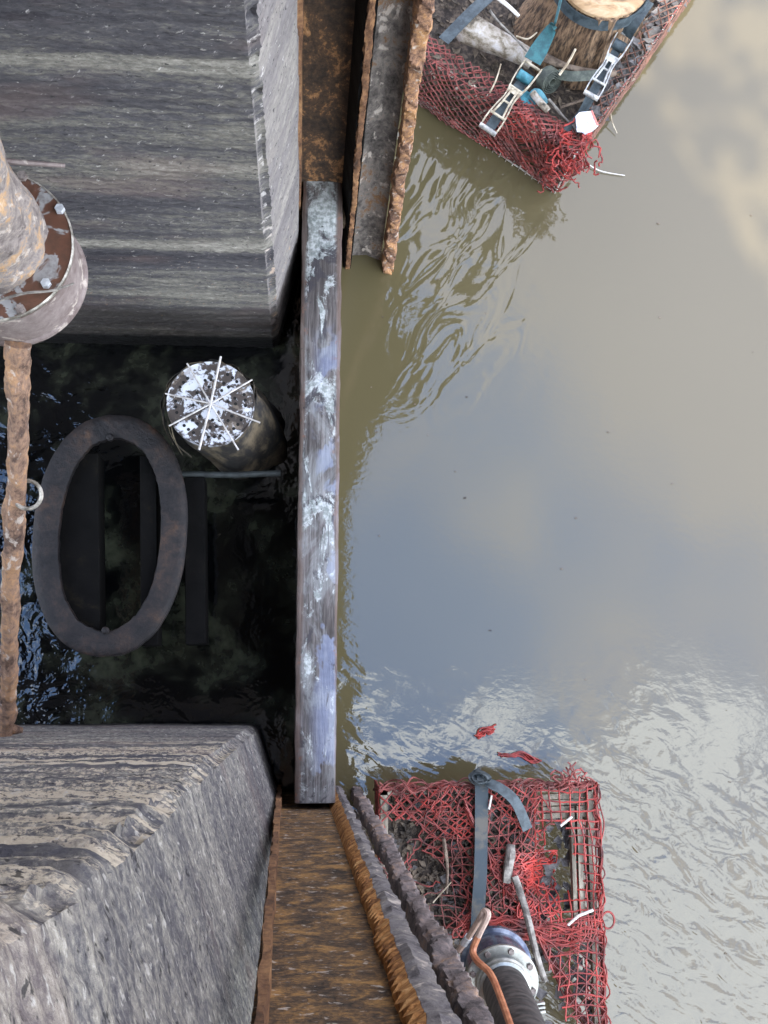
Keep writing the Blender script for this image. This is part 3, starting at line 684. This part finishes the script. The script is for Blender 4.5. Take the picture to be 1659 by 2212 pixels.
# ------------------------------------------------------------------ upper cage
E = P(1198,416); dL = (P(909,221)-E); Lw = 1.52; dL.normalize(); dR = (P(1479,0)-P(1276,352)); dR.normalize()
dR = Vector((-dL.y, dL.x, 0)) if dR.dot(Vector((-dL.y, dL.x, 0))) > 0 else Vector((dL.y, -dL.x, 0))
Rw = 2.1; HC = .52
t = cage_u = thing('floating_cage', 'wire debris cage in red netting floating by the upper pile, holding a stump', 'floating cage', E+Vector((0,0,0)))
def UC(l, r, z): return E+dL*l+dR*r+Vector((0,0,z))
wm_ = MB()
for z, rr in ((.012,.006),(.05,.004)):
    wm_.tube([UC(0,0,z), UC(Lw,0,z)], rr, 6)
    wm_.tube([UC(0,0,z), UC(0,Rw,z)], rr, 6)
for i in range(22): wm_.tube([UC(.02+i*.052, -.012, -.02), UC(.02+i*.052, -.004, .075)], .0035, 5)
for i in range(34): wm_.tube([UC(-.004, .03+i*.06, -.02), UC(.0, .03+i*.06, HC)], .0035, 5)
rm_ = MB(); rm_.tube([UC(Lw,0,HC-.01), UC(0,0,HC-.01), UC(0,Rw,HC-.01), UC(Lw,Rw,HC-.01), UC(Lw,0,HC-.01)], .005, 6); rm_.build('rim', M['net_dark'], t)
for l, r in ((0,0),(Lw,0),(0,Rw),(Lw,Rw)): wm_.tube([UC(l,r,-.1), UC(l,r,HC)], .007, 6)
wm_.build('wire_frame', M['wire'], t)
def sideL(u, v):                              # outside face, then folded over the rim
    sag = .03*math.sin(u*5)+.03*2*f1(u*4, v*4)
    if v < HC: return UC(u, -.012-.03*math.sin(v/HC*3.14)+sag*.5, v)
    w_ = v-HC; return UC(u, w_*.85, HC-.25*w_+sag*.6)
def sideR(u, v):
    sag = .02*2*f1(u*4+9, v*4)
    if v < HC: return UC(-.012+sag*.5, u, v)
    w_ = v-HC; return UC(w_*.8, u, HC-.3*w_+sag)
net(sideL, 0, Lw, .02, HC+.20, .046, .0047, M['net_dark'], 'netting', t, True, .45, .03, 1, stray=40)
net(sideL, 0, .62, .06, HC+.16, .05, .005, M['net_red'], 'netting', t, True, .6, .05, 2, stray=25)
net(sideR, 0, Rw, .02, HC+.14, .06, .0045, M['net_brown'], 'netting', t, True, .4, .06, 3)
tangle(UC(.03,.05,HC-.02), Vector((.07,.07,.05)), 80, .0052, M['net_bright'], 'netting', t, 5)
tangle(UC(.05,.0,HC*.55), Vector((.06,.03,.10)), 45, .005, M['net_red'], 'netting', t, 6)
# litter pressed behind the side netting, and the filling
def fillz(p):
    q = p-E; l = q.dot(dL); r = q.dot(dR); return .20+.10*min(1, max(0, l-.5)/.4)+.12*math.exp(-((l-.1)**2+(r-.1)**2)*6)+.07*2*f1(p.x*3, p.y*3, 4)
m = MB(); rings = []
for i in range(40): rings.append([(lambda p: Vector((p.x, p.y, fillz(p))))(UC(.03+(Lw-.06)*i/39, .05+(Rw-.1)*j/59, 0)) for j in range(60)])
m.loft(rings, False, False); o = m.build('leaf_litter', M['soil']); o['kind'] = 'stuff'; tag(o, 'dark leaf litter and soil filling the upper floating cage', 'debris')
o = litter(lambda a, b: UC(.04+a*(Lw-.08), .06+b*(Rw-.1), 0), 900, .05, M['leafbits'], 'dead_leaves', None, 3, fillz); o['kind'] = 'stuff'; tag(o, 'dead leaves strewn over the soil in the upper cage', 'debris')
o = litter(lambda a, b: UC(a*Lw, .005+.05*b, 0), 520, .055, M['leafbits'], 'dead_leaves', None, 4, lambda p: .04+(HC-.05)*((p.x*97.3+p.y*53.1) % 1), 2.6); o['kind'] = 'stuff'; tag(o, 'brown leaves packed behind the dark red side netting of the upper cage', 'debris')
o = litter(lambda a, b: UC(a*Lw, .002+.04*b, 0), 130, .05, M['chips'], 'wood_chips', None, 14, lambda p: .04+(HC-.03)*((p.x*91.3+p.y*57.1) % 1), 3.2); o['kind'] = 'stuff'; tag(o, 'pale chips caught in the side netting of the upper cage', 'debris')
o = litter(lambda a, b: UC(.01+.10*b, a*Rw, 0), 420, .075, M['stone'], 'grey_leaves', None, 5, lambda p: .15+(HC-.16)*((p.x*83.3+p.y*47.1) % 1), 1.5); o['kind'] = 'stuff'; tag(o, 'grey leaves packed along the river side of the upper cage', 'debris')
def stick(name, label, mat, pts, r, n=16, k=8, rough=.25, taper=.3):
    return tag(MB().tube(smooth_path(pts, n), [r*(1-taper*i/(n-1)) for i in range(n)], k, rough, 14, len(label) % 9).build(name, mat), label, 'stick')
# birch log
zb = .50
m = MB(); pa_, pb_ = P(990,52,zb), P(1150,132,zb-.02); pts = smooth_path([pa_, pa_.lerp(pb_, .5)+Vector((0,.01,0)), pb_], 30)
m.tube(pts, [.098*(.6+.4*min(1, i/5)) if i < 5 else .098-.0015*i for i in range(30)], 20, .10, 9, 3)
tag(m.build('birch_log', M['birch']), 'thick white birch log lying in the upper cage', 'log')
# stump
zt_ = .86; sc_ = P(1308,-62,zt_); Rs = 118*(H-zt_)/F
t = thing('tree_stump', 'big fibrous tree stump with a pale sawn top strapped into the upper cage', 'stump', (sc_.x, sc_.y, .15))
m = MB(); rings = []
for i in range(34):
    u = i/33; z = .15+(zt_-.02-.15)*u; row = []
    for j in range(120):
        g = 2*math.pi*j/120; rr = Rs*(1.0+.55*(1-u)**1.7)*(1+.09*2*f1(math.cos(g)*6+3, math.sin(g)*6+u*1.2, 4)+.05*math.sin(g*4+1))
        row.append(Vector((sc_.x+rr*math.cos(g), sc_.y+rr*math.sin(g), z+.01*f1(j, u*4))))
    rings.append(row)
m.loft(rings); m.build('bark', M['bark'], t)
m = MB(); m.lathe((sc_.x, sc_.y, zt_-.03), [(Rs*1.0,0),(Rs*.99,.02),(Rs*.93,.034),(Rs*.3,.036)], k=60); m.build('sawn_face', M['cut'], t)
def arc(cen, r, a0, a1, z, n=40): return [Vector((cen.x+r*math.cos(a), cen.y+r*math.sin(a), z)) for a in np.linspace(a0, a1, n)]
# strap round the stump + ratchet
def ratchet(p0, p1, wdt, mat, spool, label, side=1):
    p0, p1 = Vector(p0), Vector(p1); ax_ = (p1-p0); Ln = ax_.length; ax_.normalize(); sd = ax_.cross(Vector((0,0,1))).normalized()*side; up = sd.cross(ax_)*side
    t = thing('ratchet', label, 'ratchet', (p0.x, p0.y, min(p0.z, p1.z)-.01), 'strap ratchets on the upper cage')
    def q(u, s, h=0): return p0+ax_*Ln*u+sd*wdt*.5*s+up*h
    prof = [(0,1.0),(.12,1.0),(.3,.92),(.42,.72),(.55,.62),(.68,.8),(.85,.95),(1,.92)]
    for s in (1, -1):
        pts = smooth_path([q(u, s*k_, .012+.014*math.sin(u*3.1)) for u, k_ in prof], 26)
        m = MB(); m.ribbon(pts, .024, .007, up=tuple(sd)); m.build('side_plate', mat, t)
        pts = smooth_path([q(.40, s*.34, .03), q(.62, s*.40, .035), q(.8, s*.62, .03)], 10)
        m = MB(); m.tube(pts, .0065, 6, flat=1); m.build('handle_bar', mat, t)
    for u, h, r in ((.02,.012,.009),(.40,.028,.010),(.60,.03,.007),(.80,.03,.008)):
        m = MB(); m.tube([q(u, -.85 if u != .6 else -.5, h), q(u, .85 if u != .6 else .5, h)], r, 8); m.build('cross_bar', mat, t)
    m = MB(); m.box(q(.43,0,.03), ax_*.022, sd*wdt*.34, up*.003); m.build('pawl_plate', mat, t, bevel=.002)
    m = MB(); m.tube([q(1.0,-1.0,.014), q(1.0,-.3,.014), q(1.0,.3,.014), q(1.0,1.0,.014)], .016, 10); m.build('grip', M['ratchet2'], t)
    m = MB(); m.tube([q(.2,-.78,.012), q(.2,-.3,.012), q(.2,.3,.012), q(.2,.78,.012)], .032, 14); m.build('spool', spool, t)
    m = MB(); m.ribbon([q(.24,0,-.004), q(.6,0,-.006), q(.98,0,-.01)], wdt*.55, .004); m.build('webbing', M['strap'], t)
    return t
z1 = HC+.13
ratchet(P(1152,142,z1), P(1053,282,z1-.03), .115, M['ratchet'], M['tealroll'], 'cream ratchet with teal webbing wound on it, beside the birch log')
ratchet(P(1352,74,z1+.02), P(1276,208,z1-.04), .10, M['ratchet2'], M['strap'], 'silver ratchet with grey webbing near the river side of the cage')
m = MB(); Z = HC+.10
m.ribbon(smooth_path([P(1225,-60,.9), P(1200,45,.86), P(1192,60,z1+.06), P(1150,132,z1+.02)], 26), [.028-.010*min(1, i/8) if i < 11 else .018+.09*min(1, (i-11)/11) for i in range(26)], .004, twist=[.9 if i < 10 else max(0, .9-(i-10)*.1) for i in range(26)])
tag(m.build('strap', M['teal']), 'teal strap narrowing to a knot above the cream ratchet', 'strap')
m = MB(); pts = arc(sc_, Rs*1.06, math.radians(190), math.radians(352), zt_-.07, 50)
m.ribbon(pts, .075, .005, up=(0,0,1), twist=[math.radians(78)]*50)
pe = pts[-8]; m.ribbon(smooth_path([pts[-6], P(1372,45,.78), P(1352,78,z1+.03)], 12), .075, .004)
tag(m.build('strap', M['strap']), 'wide blue grey strap wrapped round the sawn stump', 'strap')
m = MB(); m.ribbon(smooth_path([P(1280,200,z1-.02), P(1256,245,HC+.02), P(1222,282,HC-.02)], 14), [.06-.0015*i for i in range(14)], .004); tag(m.build('strap', M['strap']), 'grey strap end hanging below the silver ratchet to the cage corner', 'strap')
m = MB(); m.ribbon(smooth_path([P(1075,-25,.62), P(1020,25,.62), P(958,88,.60)], 20), .078, .004, twist=[.2]*20); tag(m.build('strap', M['strap']), 'blue grey strap end beside the rusty pile edge in the upper cage', 'strap')
m = MB(); cz = P(1186,172,.47)
for k_ in range(5): m.lathe(cz+Vector((0,0,0)), [(.075-.012*k_,-.035),(.075-.012*k_,.035),(.071-.012*k_,.036),(.071-.012*k_,-.036)], axis=(.5,-.75,.45), k=36, capb=True)
tag(m.build('strap_coil', M['green']), 'coiled roll of olive webbing in the middle of the upper cage', 'strap')
m = MB(); m.ribbon(smooth_path([P(1205,160,.50), P(1240,165,.53), P(1300,160,.5), P(1330,150,.45)], 14), .06, .004, twist=[.5]*14); tag(m.build('strap', M['green']), 'slack olive strap leading from the coil towards the silver ratchet', 'strap')
m = MB(); cz = P(1135,218,.45); m.lathe(cz, [(.06,-.03),(.07,.0),(.06,.03),(.03,.034)], axis=(.5,.3,.8), k=28); m.ribbon(smooth_path([cz+Vector((.02,-.02,.03)), P(1160,200,.5), P(1178,226,.46)], 12), .06, .004); tag(m.build('strap_coil', M['tealroll']), 'teal bundle of webbing under the cream ratchet', 'strap')
m = MB(); m.tube(smooth_path([P(1150,200,.53), P(1168,222,.53), P(1184,240,.52)], 12), .022, 10, .15, 10, 2); tag(m.build('birch_branch', M['birch']), 'short birch branch piece beside the teal bundle', 'branch')
stick('twig', 'white peeled stick near the top edge of the upper cage', M['white'], [P(1075,-5,.62), P(1100,15,.62), P(1121,35,.6)], .014)
stick('twig', 'long thin grey twig lying behind the birch log', M['stickgrey'], [P(1058,22,.63), P(1075,45,.62), P(1110,80,.6), P(1138,112,.58)], .008)
stick('twig', 'straight tan stick slanting above the olive strap', M['stick'], [P(1208,162,.62), P(1228,134,.66), P(1243,106,.68)], .008, 8, 6, .05, .1)
stick('twig', 'thin curved twig in front of the birch log end', M['stick'], [P(1058,200,.58), P(1072,172,.6), P(1082,138,.6)], .0055)
stick('twig', 'pale twig curling beside the fibrous stump', M['stick'], [P(1115,78,.62), P(1140,84,.62), P(1160,70,.62)], .006)
stick('branch', 'brown branch lying across the upper cage below the stump', M['bark_lay'], [P(1165,118,.5), P(1240,150,.5), P(1330,160,.48)], .028)
stick('branch', 'reddish brown stick above the red netting fold of the upper cage', M['bark_lay'], [P(1370,230-60,.42), P(1290,205,.45), P(1210,232,.42)], .012)
stick('branch', 'dark grey branch in the corner of the upper cage', M['stickgrey'], [P(1185,215,.5), P(1215,250,.5), P(1235,270,.48)], .011)
stick('twig', 'white cord end trailing on the water from the red cage corner', M['white'], [P(1270,355,.02), P(1300,370,.015), P(1350,379,.012)], .005, 12, 6, .05, .5)
stick('twig', 'fine pale rootlet hanging from the river side of the upper cage', M['stick'], [P(1318,235,.1), P(1322,262,.05), P(1333,288,.02)], .004, 10, 5)
stick('twig', 'curled tan root end at the bottom wire of the upper cage', M['stick'], [P(1037,262,.1), P(1034,280,.08), P(1045,292,.06), P(1058,286,.06)], .007, 12, 6)
t = thing('label_card', 'torn white card with red edge pinned on the corner of the upper cage', 'label', P(1272,264,HC+.03))
m = MB(); c = P(1268,266,HC+.06); ex, ey = (P(1300,252,HC+.06)-P(1250,262,HC+.06)).normalized(), None; ey = Vector((-ex.y, ex.x, .12)).normalized()
pl = [(-.075,-.04),(-.06,.055),(-.03,.075),(.05,.068),(.066,-.03),(.02,-.055),(-.03,-.068),(-.045,-.048)]
tp = [c+ex*a+ey*b for a, b in pl]; m.add(tp+[p-Vector((0,0,.003)) for p in tp], [tuple(range(8))]+[tuple(range(8,16))[::-1]]+[(i, (i+8), (i+1) % 8+8, (i+1) % 8) for i in range(8)]); m.build('card', M['tagm'], t, smooth=False)
m = MB(); m.bar(c+ex*.046+ey*.067+Vector((0,0,.003)), c+ex*.062-ey*.028+Vector((0,0,.003)), .010, .003); m.build('red_edge', M['tagred'], t)

# ------------------------------------------------------------------ lower cage
ZC = .50
ax0, ax1 = P(822,1702,ZC), P(1286,1694,ZC); u_ = (ax1-ax0); WL = u_.length; u_.normalize(); v_ = Vector((u_.y, -u_.x, 0)); LL = 1.62
def LC(u, v, z): return ax0+u_*u+v_*v+Vector((0,0,z-ZC))
def topz(u, v):
    z = ZC+.02+.075*2*f1(u*3.2+4, v*3.2, 4)
    if u > WL*.72: z = ZC+.01
    z -= .16*math.exp(-(((u-WL*.79)/.13)**2+((v-.50)/.13)**2))
    z -= .05*math.exp(-(((u-WL*.25)/.25)**2+((v-.35)/.2)**2))
    return z
t = cage_l = thing('floating_cage', 'wood framed debris cage in bright red netting beside the lower pile', 'floating cage', LC(0,0,0))
m = MB(); e = WL-.02
for a, b_, wd in (((e-.012,0),(e-.012,LL),.035),((e-.075,.12),(e-.075,.86),.03),((e-.115,.13),(e-.115,.86),.022)):
    m.bar(LC(*a, ZC-.03), LC(*b_, ZC-.03), wd, .05)
for k_ in range(4): m.bar(LC(WL-.30,.07+.035*k_,ZC-.05), LC(WL-.02,.06+.035*k_,ZC-.05), .028, .03)
m.bar(LC(.0,.02,ZC-.03), LC(WL-.02,.02,ZC-.03), .04, .05); m.bar(LC(WL-.45,.84,ZC-.06), LC(WL-.02,.82,ZC-.06), .05, .04)
m.bar(LC(.02,.0,ZC-.03), LC(.02,LL,ZC-.03), .04, .05)
for v in np.arange(.2, 1.6, .13): m.bar(LC(WL-.03,v,ZC-.06), LC(WL-.02,v,.0), .02, .02, up=(1,0,0))
m.build('wood_frame', M['pallet'], t, smooth=False)
def drape(u, v):
    z = topz(min(max(u, 0), WL), max(v, 0)); dz = 0; uu, vv = u, v
    if u < 0: dz = max(dz, -u); uu = -.01+.03*max(0, -u)
    if u > WL: dz = max(dz, u-WL); uu = WL+.012+.03*f1(v*9, 2)
    if v < 0: dz = max(dz, -v); vv = -.008+.14*-v
    return LC(uu, vv, z+.012-dz)
def inhole(u, v, cx_, cy_, rx, ry): return ((u-cx_)/rx)**2+((v-cy_)/ry)**2+1.2*f1(u*12, v*12) < 1
hs = [(.14,.30,.12,.16),(.22,.52,.15,.17)]
keepA = lambda u, v: u < WL*.74+.04*f1(v*8, 3) and not any(inhole(u, v, *h) for h in hs)
net(drape, -.40, WL*.80, -.42, .80, .050, .0046, M['net_red'], 'netting', t, True, .9, .02, 21, 5, keepA, stray=30)
net(drape, -.1, WL*.78, -.05, .84, .056, .0036, M['net_dark'], 'netting', t, False, .9, .06, 27, 5, keepA, stray=20)
net(drape, .06, WL*.8, -.3, .30, .056, .0038, M['net_bright'], 'netting', t, True, .8, .3, 22, 5, lambda u, v: keepA(u, v) and v < .30-.1*u)
wedge = lambda u, v: v < .80 or u > WL*(.72+.31*(v-.90))+.02*f1(v*9, 2)
net(drape, WL*.70, WL+.42, -.05, LL, .054, .0049, M['net_bright'], 'netting', t, False, .55, .01, 23, 5, lambda u, v: wedge(u, v) and not inhole(u, v, WL*.80, .42, .07, .22))
net(drape, .45, WL+.3, .74, LL, .054, .004, M['net_red'], 'netting', t, True, .6, .02, 24, 5, wedge, stray=0)
net(drape, WL*.55, WL*.82, .36, .74, .045, .005, M['net_bright'], 'netting', t, True, .9, .05, 25, 5, stray=40)
net(drape, .05, WL, .70, .84, .03, .005, M['net_red'], 'netting', t, False, .9, .1, 26, 5, lambda u, v: u > .42, stray=14)
tangle(LC(WL*.86,-.04,ZC+.03), Vector((.07,.012,.02)), 22, .005, M['net_dark'], 'netting', t, 31, .5, 6)
m = MB(); rs = np.random.RandomState(8)
for i in range(11):
    m.tube(smooth_path([LC(u, -.004+.016*rs.normal(), ZC+.012+.02*rs.normal()) for u in np.arange(-.01, WL+.03, .06)], 90), .0048, 5)
m.build('netting', M['net_dark'], t)
m = MB()
for i in range(7):
    m.tube(smooth_path([LC(WL+.012*rs.normal()+.006, v, ZC+.015*rs.normal()) for v in np.arange(0, LL, .07)], 90), .0045, 5)
m.build('netting', M['net_red'], t)
for q_ in range(3):
    m = MB(); u0_ = (.46, .52, .5)[q_]; v0_ = (.10, .70, .76)[q_]
    for i in range(8): m.tube(smooth_path([LC(u0_+(.25+.03*rs.normal() if q_ == 0 else .58)*k/7, v0_+(.5 if q_ == 0 else .10)*k/7+.018*rs.normal(), topz(min(u0_+.5*k/7, WL), v0_)+.03+.012*rs.normal()) for k in range(8)], 50), .0045, 5)
    m.build('netting', M['net_red'], t)
m = MB()
for i in range(9): m.tube(smooth_path([LC(WL*(.70+.055*k)+.018*rs.normal(), .80+.115*k+.015*rs.normal(), ZC+.03-.025*k+.015*rs.normal()) for k in range(7)], 60), .0046, 5)
m.build('netting', M['net_red'], t)
m = MB(); g0 = LC(WL+.03,.74,ZC-.02)
m.tube([g0+Vector((.035*math.cos(a)+.02, .045*math.sin(a), .0)) for a in np.linspace(-2.4, 2.6, 20)], .006, 6); m.build('netting', M['net_bright'], t)
def lowz(u, v): return topz(u, v)-.045-.02*abs(f1(u*8, v*8))
m = MB(); rings = []
for i in range(46):
    rings.append([LC(.02+(WL*.74-.02)*i/45+.03*f1(j*.4, 7)*(i == 45), .02+.88*j/65, lowz(.02+(WL*.74-.02)*i/45, .02+.88*j/65)+.03*f1(i*.4, j*.4)-.12*max(0, i-40)/5) for j in range(66)])
m.loft(rings, False, False); o = m.build('leaf_litter', M['soil']); o['kind'] = 'stuff'; tag(o, 'dark soil and rotted leaves filling the lower red cage', 'debris')
zl_ = lambda p: lowz((p-ax0).dot(u_), (p-ax0).dot(v_))+.012
o = litter(lambda a, b: LC(.02+a*WL*.7, .02+b*.86, ZC), 900, .042, M['leafbits'], 'dead_leaves', None, 41, zl_, 1.8); o['kind'] = 'stuff'; tag(o, 'dead leaves lying under the netting of the lower cage', 'debris')
o = litter(lambda a, b: LC(.02+a*WL*.7, .02+b*.86, ZC), 150, .045, M['stone'], 'grey_leaves', None, 42, zl_, 1.3); o['kind'] = 'stuff'; tag(o, 'pale grey leaves and pebbles in the lower cage', 'debris')
o = litter(lambda a, b: LC(WL*.72+a*WL*.26, .02+b*LL*.95, ZC), 130, .07, M['stone'], 'grey_leaves', None, 43, lambda p: ZC-.12, 1.3); o['kind'] = 'stuff'; tag(o, 'grey leaves caught in the wooden rails of the lower cage', 'debris')
# strap on top
zs2 = ZC+.07
m = MB(); m.ribbon(smooth_path([P(1036,1668,.1), P(1036,1672,ZC), P(1040,1690,zs2+.02), P(1040,1760,zs2), P(1038,1880,zs2+.01), P(1033,1965,zs2), P(1030,2060,zs2)], 40), .074, .005, twist=[.15*math.sin(i*.2) for i in range(40)])
tag(m.build('strap', M['strap_mud']), 'muddy blue strap running straight across the top of the lower cage', 'strap')
m = MB(); m.ribbon(smooth_path([P(1052,1690,zs2+.04), P(1085,1706,zs2+.06), P(1115,1735,zs2+.04), P(1140,1792,zs2+.01)], 26), [.075-.0006*i for i in range(26)], .004, twist=[-.9+.03*i for i in range(26)])
tag(m.build('strap', M['strap']), 'loose curling strap tail beside the knot on the lower cage', 'strap')
m = MB(); c = P(1037,1682,zs2+.03)
for k_ in range(6):
    a = k_*.6; m.ribbon([c+Vector((.045*math.cos(g)*math.cos(a)-.01*math.sin(a), .03*math.sin(g)+.012*math.sin(a), .03*math.cos(g+a))) for g in np.linspace(0, 5.6, 16)], .04, .005, up=(0,1,.2))
tag(m.build('strap_knot', simple('dark_webbing', (.02,.03,.035), (.07,.085,.09), 20, .7)), 'dark knotted strap bundle at the front rim of the lower cage', 'strap')
# sticks and ties
stick('branch', 'long grey stick reaching over the lower cage towards the hose', M['stickgrey'], [P(1112,1893,zs2+.02), P(1135,1965,zs2+.05), P(1158,2060,zs2+.08), P(1177,2118,zs2+.02)], .021, 24, 9, .15, .2)
stick('branch', 'short dark stub of wood lying in the red netting', M['stickgrey'], [P(1104,1825,zs2), P(1100,1860,zs2+.02), P(1094,1905,zs2)], .026, 14, 9, .4, .0)
stick('branch', 'thin brown twig among the leaves left of the strap', M['bark_lay'], [P(958,1812,ZC+.04), P(966,1870,ZC+.05), P(965,1930,ZC+.04)], .011)
stick('twig', 'fine straw stem left of the strap on the lower cage', M['stick'], [P(935,1950,ZC+.05), P(975,1905,ZC+.06)], .004, 6, 5)
m = MB(); m.tube([P(1211,1784,ZC+.05), P(1236,1764,ZC+.06)], .007, 6); tag(m.build('cable_tie', M['white']), 'white cable tie on the upper right of the lower cage', 'cable tie', 'white cable ties on the lower cage')
m = MB(); m.tube([P(1227,1998,ZC+.05), P(1250,1978,ZC+.07), P(1281,1966,ZC+.05)], .008, 6); tag(m.build('cable_tie', M['white']), 'long white cable tie near the orange cable and hose side', 'cable tie', 'white cable ties on the lower cage')
m = MB(); m.tube([P(1062,1718,zs2+.02), P(1056,1748,zs2+.02)], .006, 6); tag(m.build('cable_tie', M['white']), 'short white cable tie beside the blue strap', 'cable tie', 'white cable ties on the lower cage')
rs = np.random.RandomState(77); m = MB()
for i in range(46):
    p = P(rs.uniform(770, 1640), rs.uniform(430, 2150), .004); g = rs.uniform(0, 6.28); l = rs.uniform(.004, .014)
    if 800 < p.x*F/H+NAD[0] < 1310 and p.y < -.5: continue
    m.add([p+Vector((math.cos(g+a)*l*k, math.sin(g+a)*l*k*.6, .002*rs.rand())) for a, k in ((0,1),(1.3,.7),(2.6,.9),(4,.6),(5.2,.8))], [(0,1,2,3,4)])
o = m.build('water_specks', M['leafbits'], None, smooth=False); o['kind'] = 'stuff'; tag(o, 'tiny pale specks drifting on the river surface', 'debris')
# floating scraps of net
def scrap(pts, label, seed):
    rs = np.random.RandomState(seed); m = MB(); P_ = [P(*p, .012) for p in pts]
    for k_ in range(7):
        m.tube(smooth_path([p+Vector((rs.normal(0,.012), rs.normal(0,.010), rs.uniform(-.006,.01))) for p in P_], 22), .0055, 5)
    tag(m.build('net_scrap', M['net_bright']), label, 'net scrap')
scrap([(1030,1590),(1042,1580),(1055,1578),(1066,1574)], 'small pink red scrap of net floating on the water', 4)
scrap([(1078,1630),(1100,1634),(1125,1629),(1145,1638),(1160,1645)], 'longer red strand of net floating in front of the lower cage', 5)

# ------------------------------------------------------------------ suction hose
zh = 1.35; hc = P(1086,2122,zh); k_ = (H-zh)/F
top_h = P(1158, 2310, 2.3); axh = (top_h-hc).normalized()
t = thing('suction_hose', 'black ribbed suction hose with bolted steel flange over the lower cage', 'hose', P(1075,2062,.55))
m = MB(); m.lathe(hc-axh*.30, [(78*k_*.9,0),(78*k_,.01),(78*k_,.05),(70*k_,.06),(70*k_,.2),(66*k_,.26)], axis=axh, k=56); m.build('lower_ring', M['bluesteel'], t)
m = MB(); m.lathe(hc-axh*.03, [(74*k_,0),(75*k_,.006),(75*k_,.026),(73*k_,.03),(40*k_,.031)], axis=axh, k=56); m.build('flange', M['steel'], t)
m = MB(); m.lathe(hc, [(54*k_,0),(54*k_,.03),(56*k_,.034),(56*k_,.044),(52*k_,.05),(52*k_,.075),(46*k_,.08)], axis=axh, k=56); m.build('collar', M['steel'], t)
qh = axh.to_track_quat('Z', 'Y')
for i in range(8):
    g = math.radians(20+45*i); p = hc+qh @ Vector((65*k_*math.cos(g), 65*k_*math.sin(g), .004)); m = MB()
    m.lathe(p, [(.0155,-.004),(.0155,.010),(.013,.013)], axis=axh, k=6); m.build('bolt', M['boltbr'], t, smooth=False)
m = MB(); prof = []
for i in range(90):
    h = .05+i*.018; prof.append((45*k_*(1+.035*(1 if i % 4 < 2 else 0)), h))
m.lathe(hc, prof, axis=axh, k=40); m.build('hose_body', M['hose'], t)
m = MB(); p = hc+qh @ Vector((0,0,.09)); rt = P(1158,2168,zh+.05)
for dz in (0,.022,.044): m.bar(rt+axh*dz*.4+Vector((0,-dz*.7,0)), rt+axh*dz*.4+Vector((.04,-dz*.7+.004,0)), .012, .03)
m.build('clamp', M['steel'], t, bevel=.003)
pts = smooth_path([P(992,2052,1.5), P(1015,2020,1.6), P(1038,1982,1.7), P(1047,1968,1.72), P(1054,1978,1.74), P(1036,2016,1.72), P(1022,2052,1.7), P(1030,2075,1.75), P(1060,2105,1.85), P(1085,2165,2.0), P(1118,2260,2.3)], 80)
t2 = thing('cable', 'orange brown cable looping over the steel flange of the hose', 'cable', pts[0])
MB().tube(pts[:42], .0145, 8).build('cable_end', M['cablegrey'], t2); MB().tube(pts[41:], .0155, 8).build('cable_run', M['cable'], t2)
m = MB(); m.tube([pts[4], pts[7]], .0185, 8); m.build('ferrule', M['boltm'], t2)

# ------------------------------------------------------------------ canopy, jib outlined from reflections, tree from dapple; unseen block added for shade
d_ = MB(); d_.box((-1.42, (YU+YL)/2, 5.35), (.93,0,0), (0,(YU-YL)/2-.035,0), (0,0,.12)); tag(d_.build('walkway_slab', M['deck']), 'plain concrete walkway slab bridging the two piers over the dark well', 'walkway')
zr_ = 7.8
edge = [(758,2700),(752,1700),(750,1200),(752,1080),(785,1010),(800,930),(838,860),(835,640),(850,480),(860,100)]
poly = [REF(x, y, zr_) for x, y in edge]+[Vector((-2.75, 8.6, zr_)), Vector((-2.75, poly_y, zr_))] if False else [REF(x, y, zr_) for x, y in edge]
poly += [Vector((-3.5, poly[-1].y, zr_)), Vector((-3.5, poly[0].y, zr_))]
m = MB(); m.loft([poly, [p+Vector((0,0,.25)) for p in poly]]); tag(m.build('canopy', M['dark'], None, smooth=False), 'dark timber canopy overhead, mirrored along the stop log in the water', 'canopy')
m = MB(); m.bar(REF(1130,390,7.7), REF(815,880,7.7), .55, .2); tag(m.build('crane_jib', M['dark'], None, smooth=False), 'dark slanting jib overhead, mirrored in ripples below the upper cage', 'crane')
pb = [(-.9,-2.8),(.15,-4.56),(3.3,-9.7),(-1,-12.5),(-8,-12.5),(-8,-2.8)]
m = MB(); m.loft([[Vector((x,y,-1)) for x, y in pb], [Vector((x,y,15)) for x, y in pb]]); tag(m.build('shade_block', M['brick'], None, smooth=False), 'tall unseen brick block added behind the camera to keep the dock in shade', 'blocker')  # unseen mass added to block the sun, edge set by the lit water
rs = np.random.RandomState(3); m = MB(); tc = Vector((.7,-4.7,15.6))
t = thing('tree', 'leafy tree behind the shade block throwing broken shade on the far water', 'tree', (2.3,-9.4,0))
MB().tube(smooth_path([(2.3,-9.4,-1),(2.1,-8.8,6),(1.6,-7,12),(.9,-5.2,15.2)], 14), [.35-.02*i for i in range(14)], 9).build('trunk', M['trunk'], t)
for i in range(330):
    k0 = rs.randint(0, 14); kc = np.random.RandomState(100+k0).normal(0, .75, 3); p = tc+Vector(kc)+Vector((rs.normal(0,.22), rs.normal(0,.22), rs.normal(0,.2))); a = Vector(rs.normal(0,1,3)).normalized()*.14; b = a.cross(Vector(rs.normal(0,1,3))).normalized()*.09
    m.add([p-a, p+b, p+a, p-b], [(0,1,2,3)])
m.build('crown', M['leaf'], t, smooth=False)
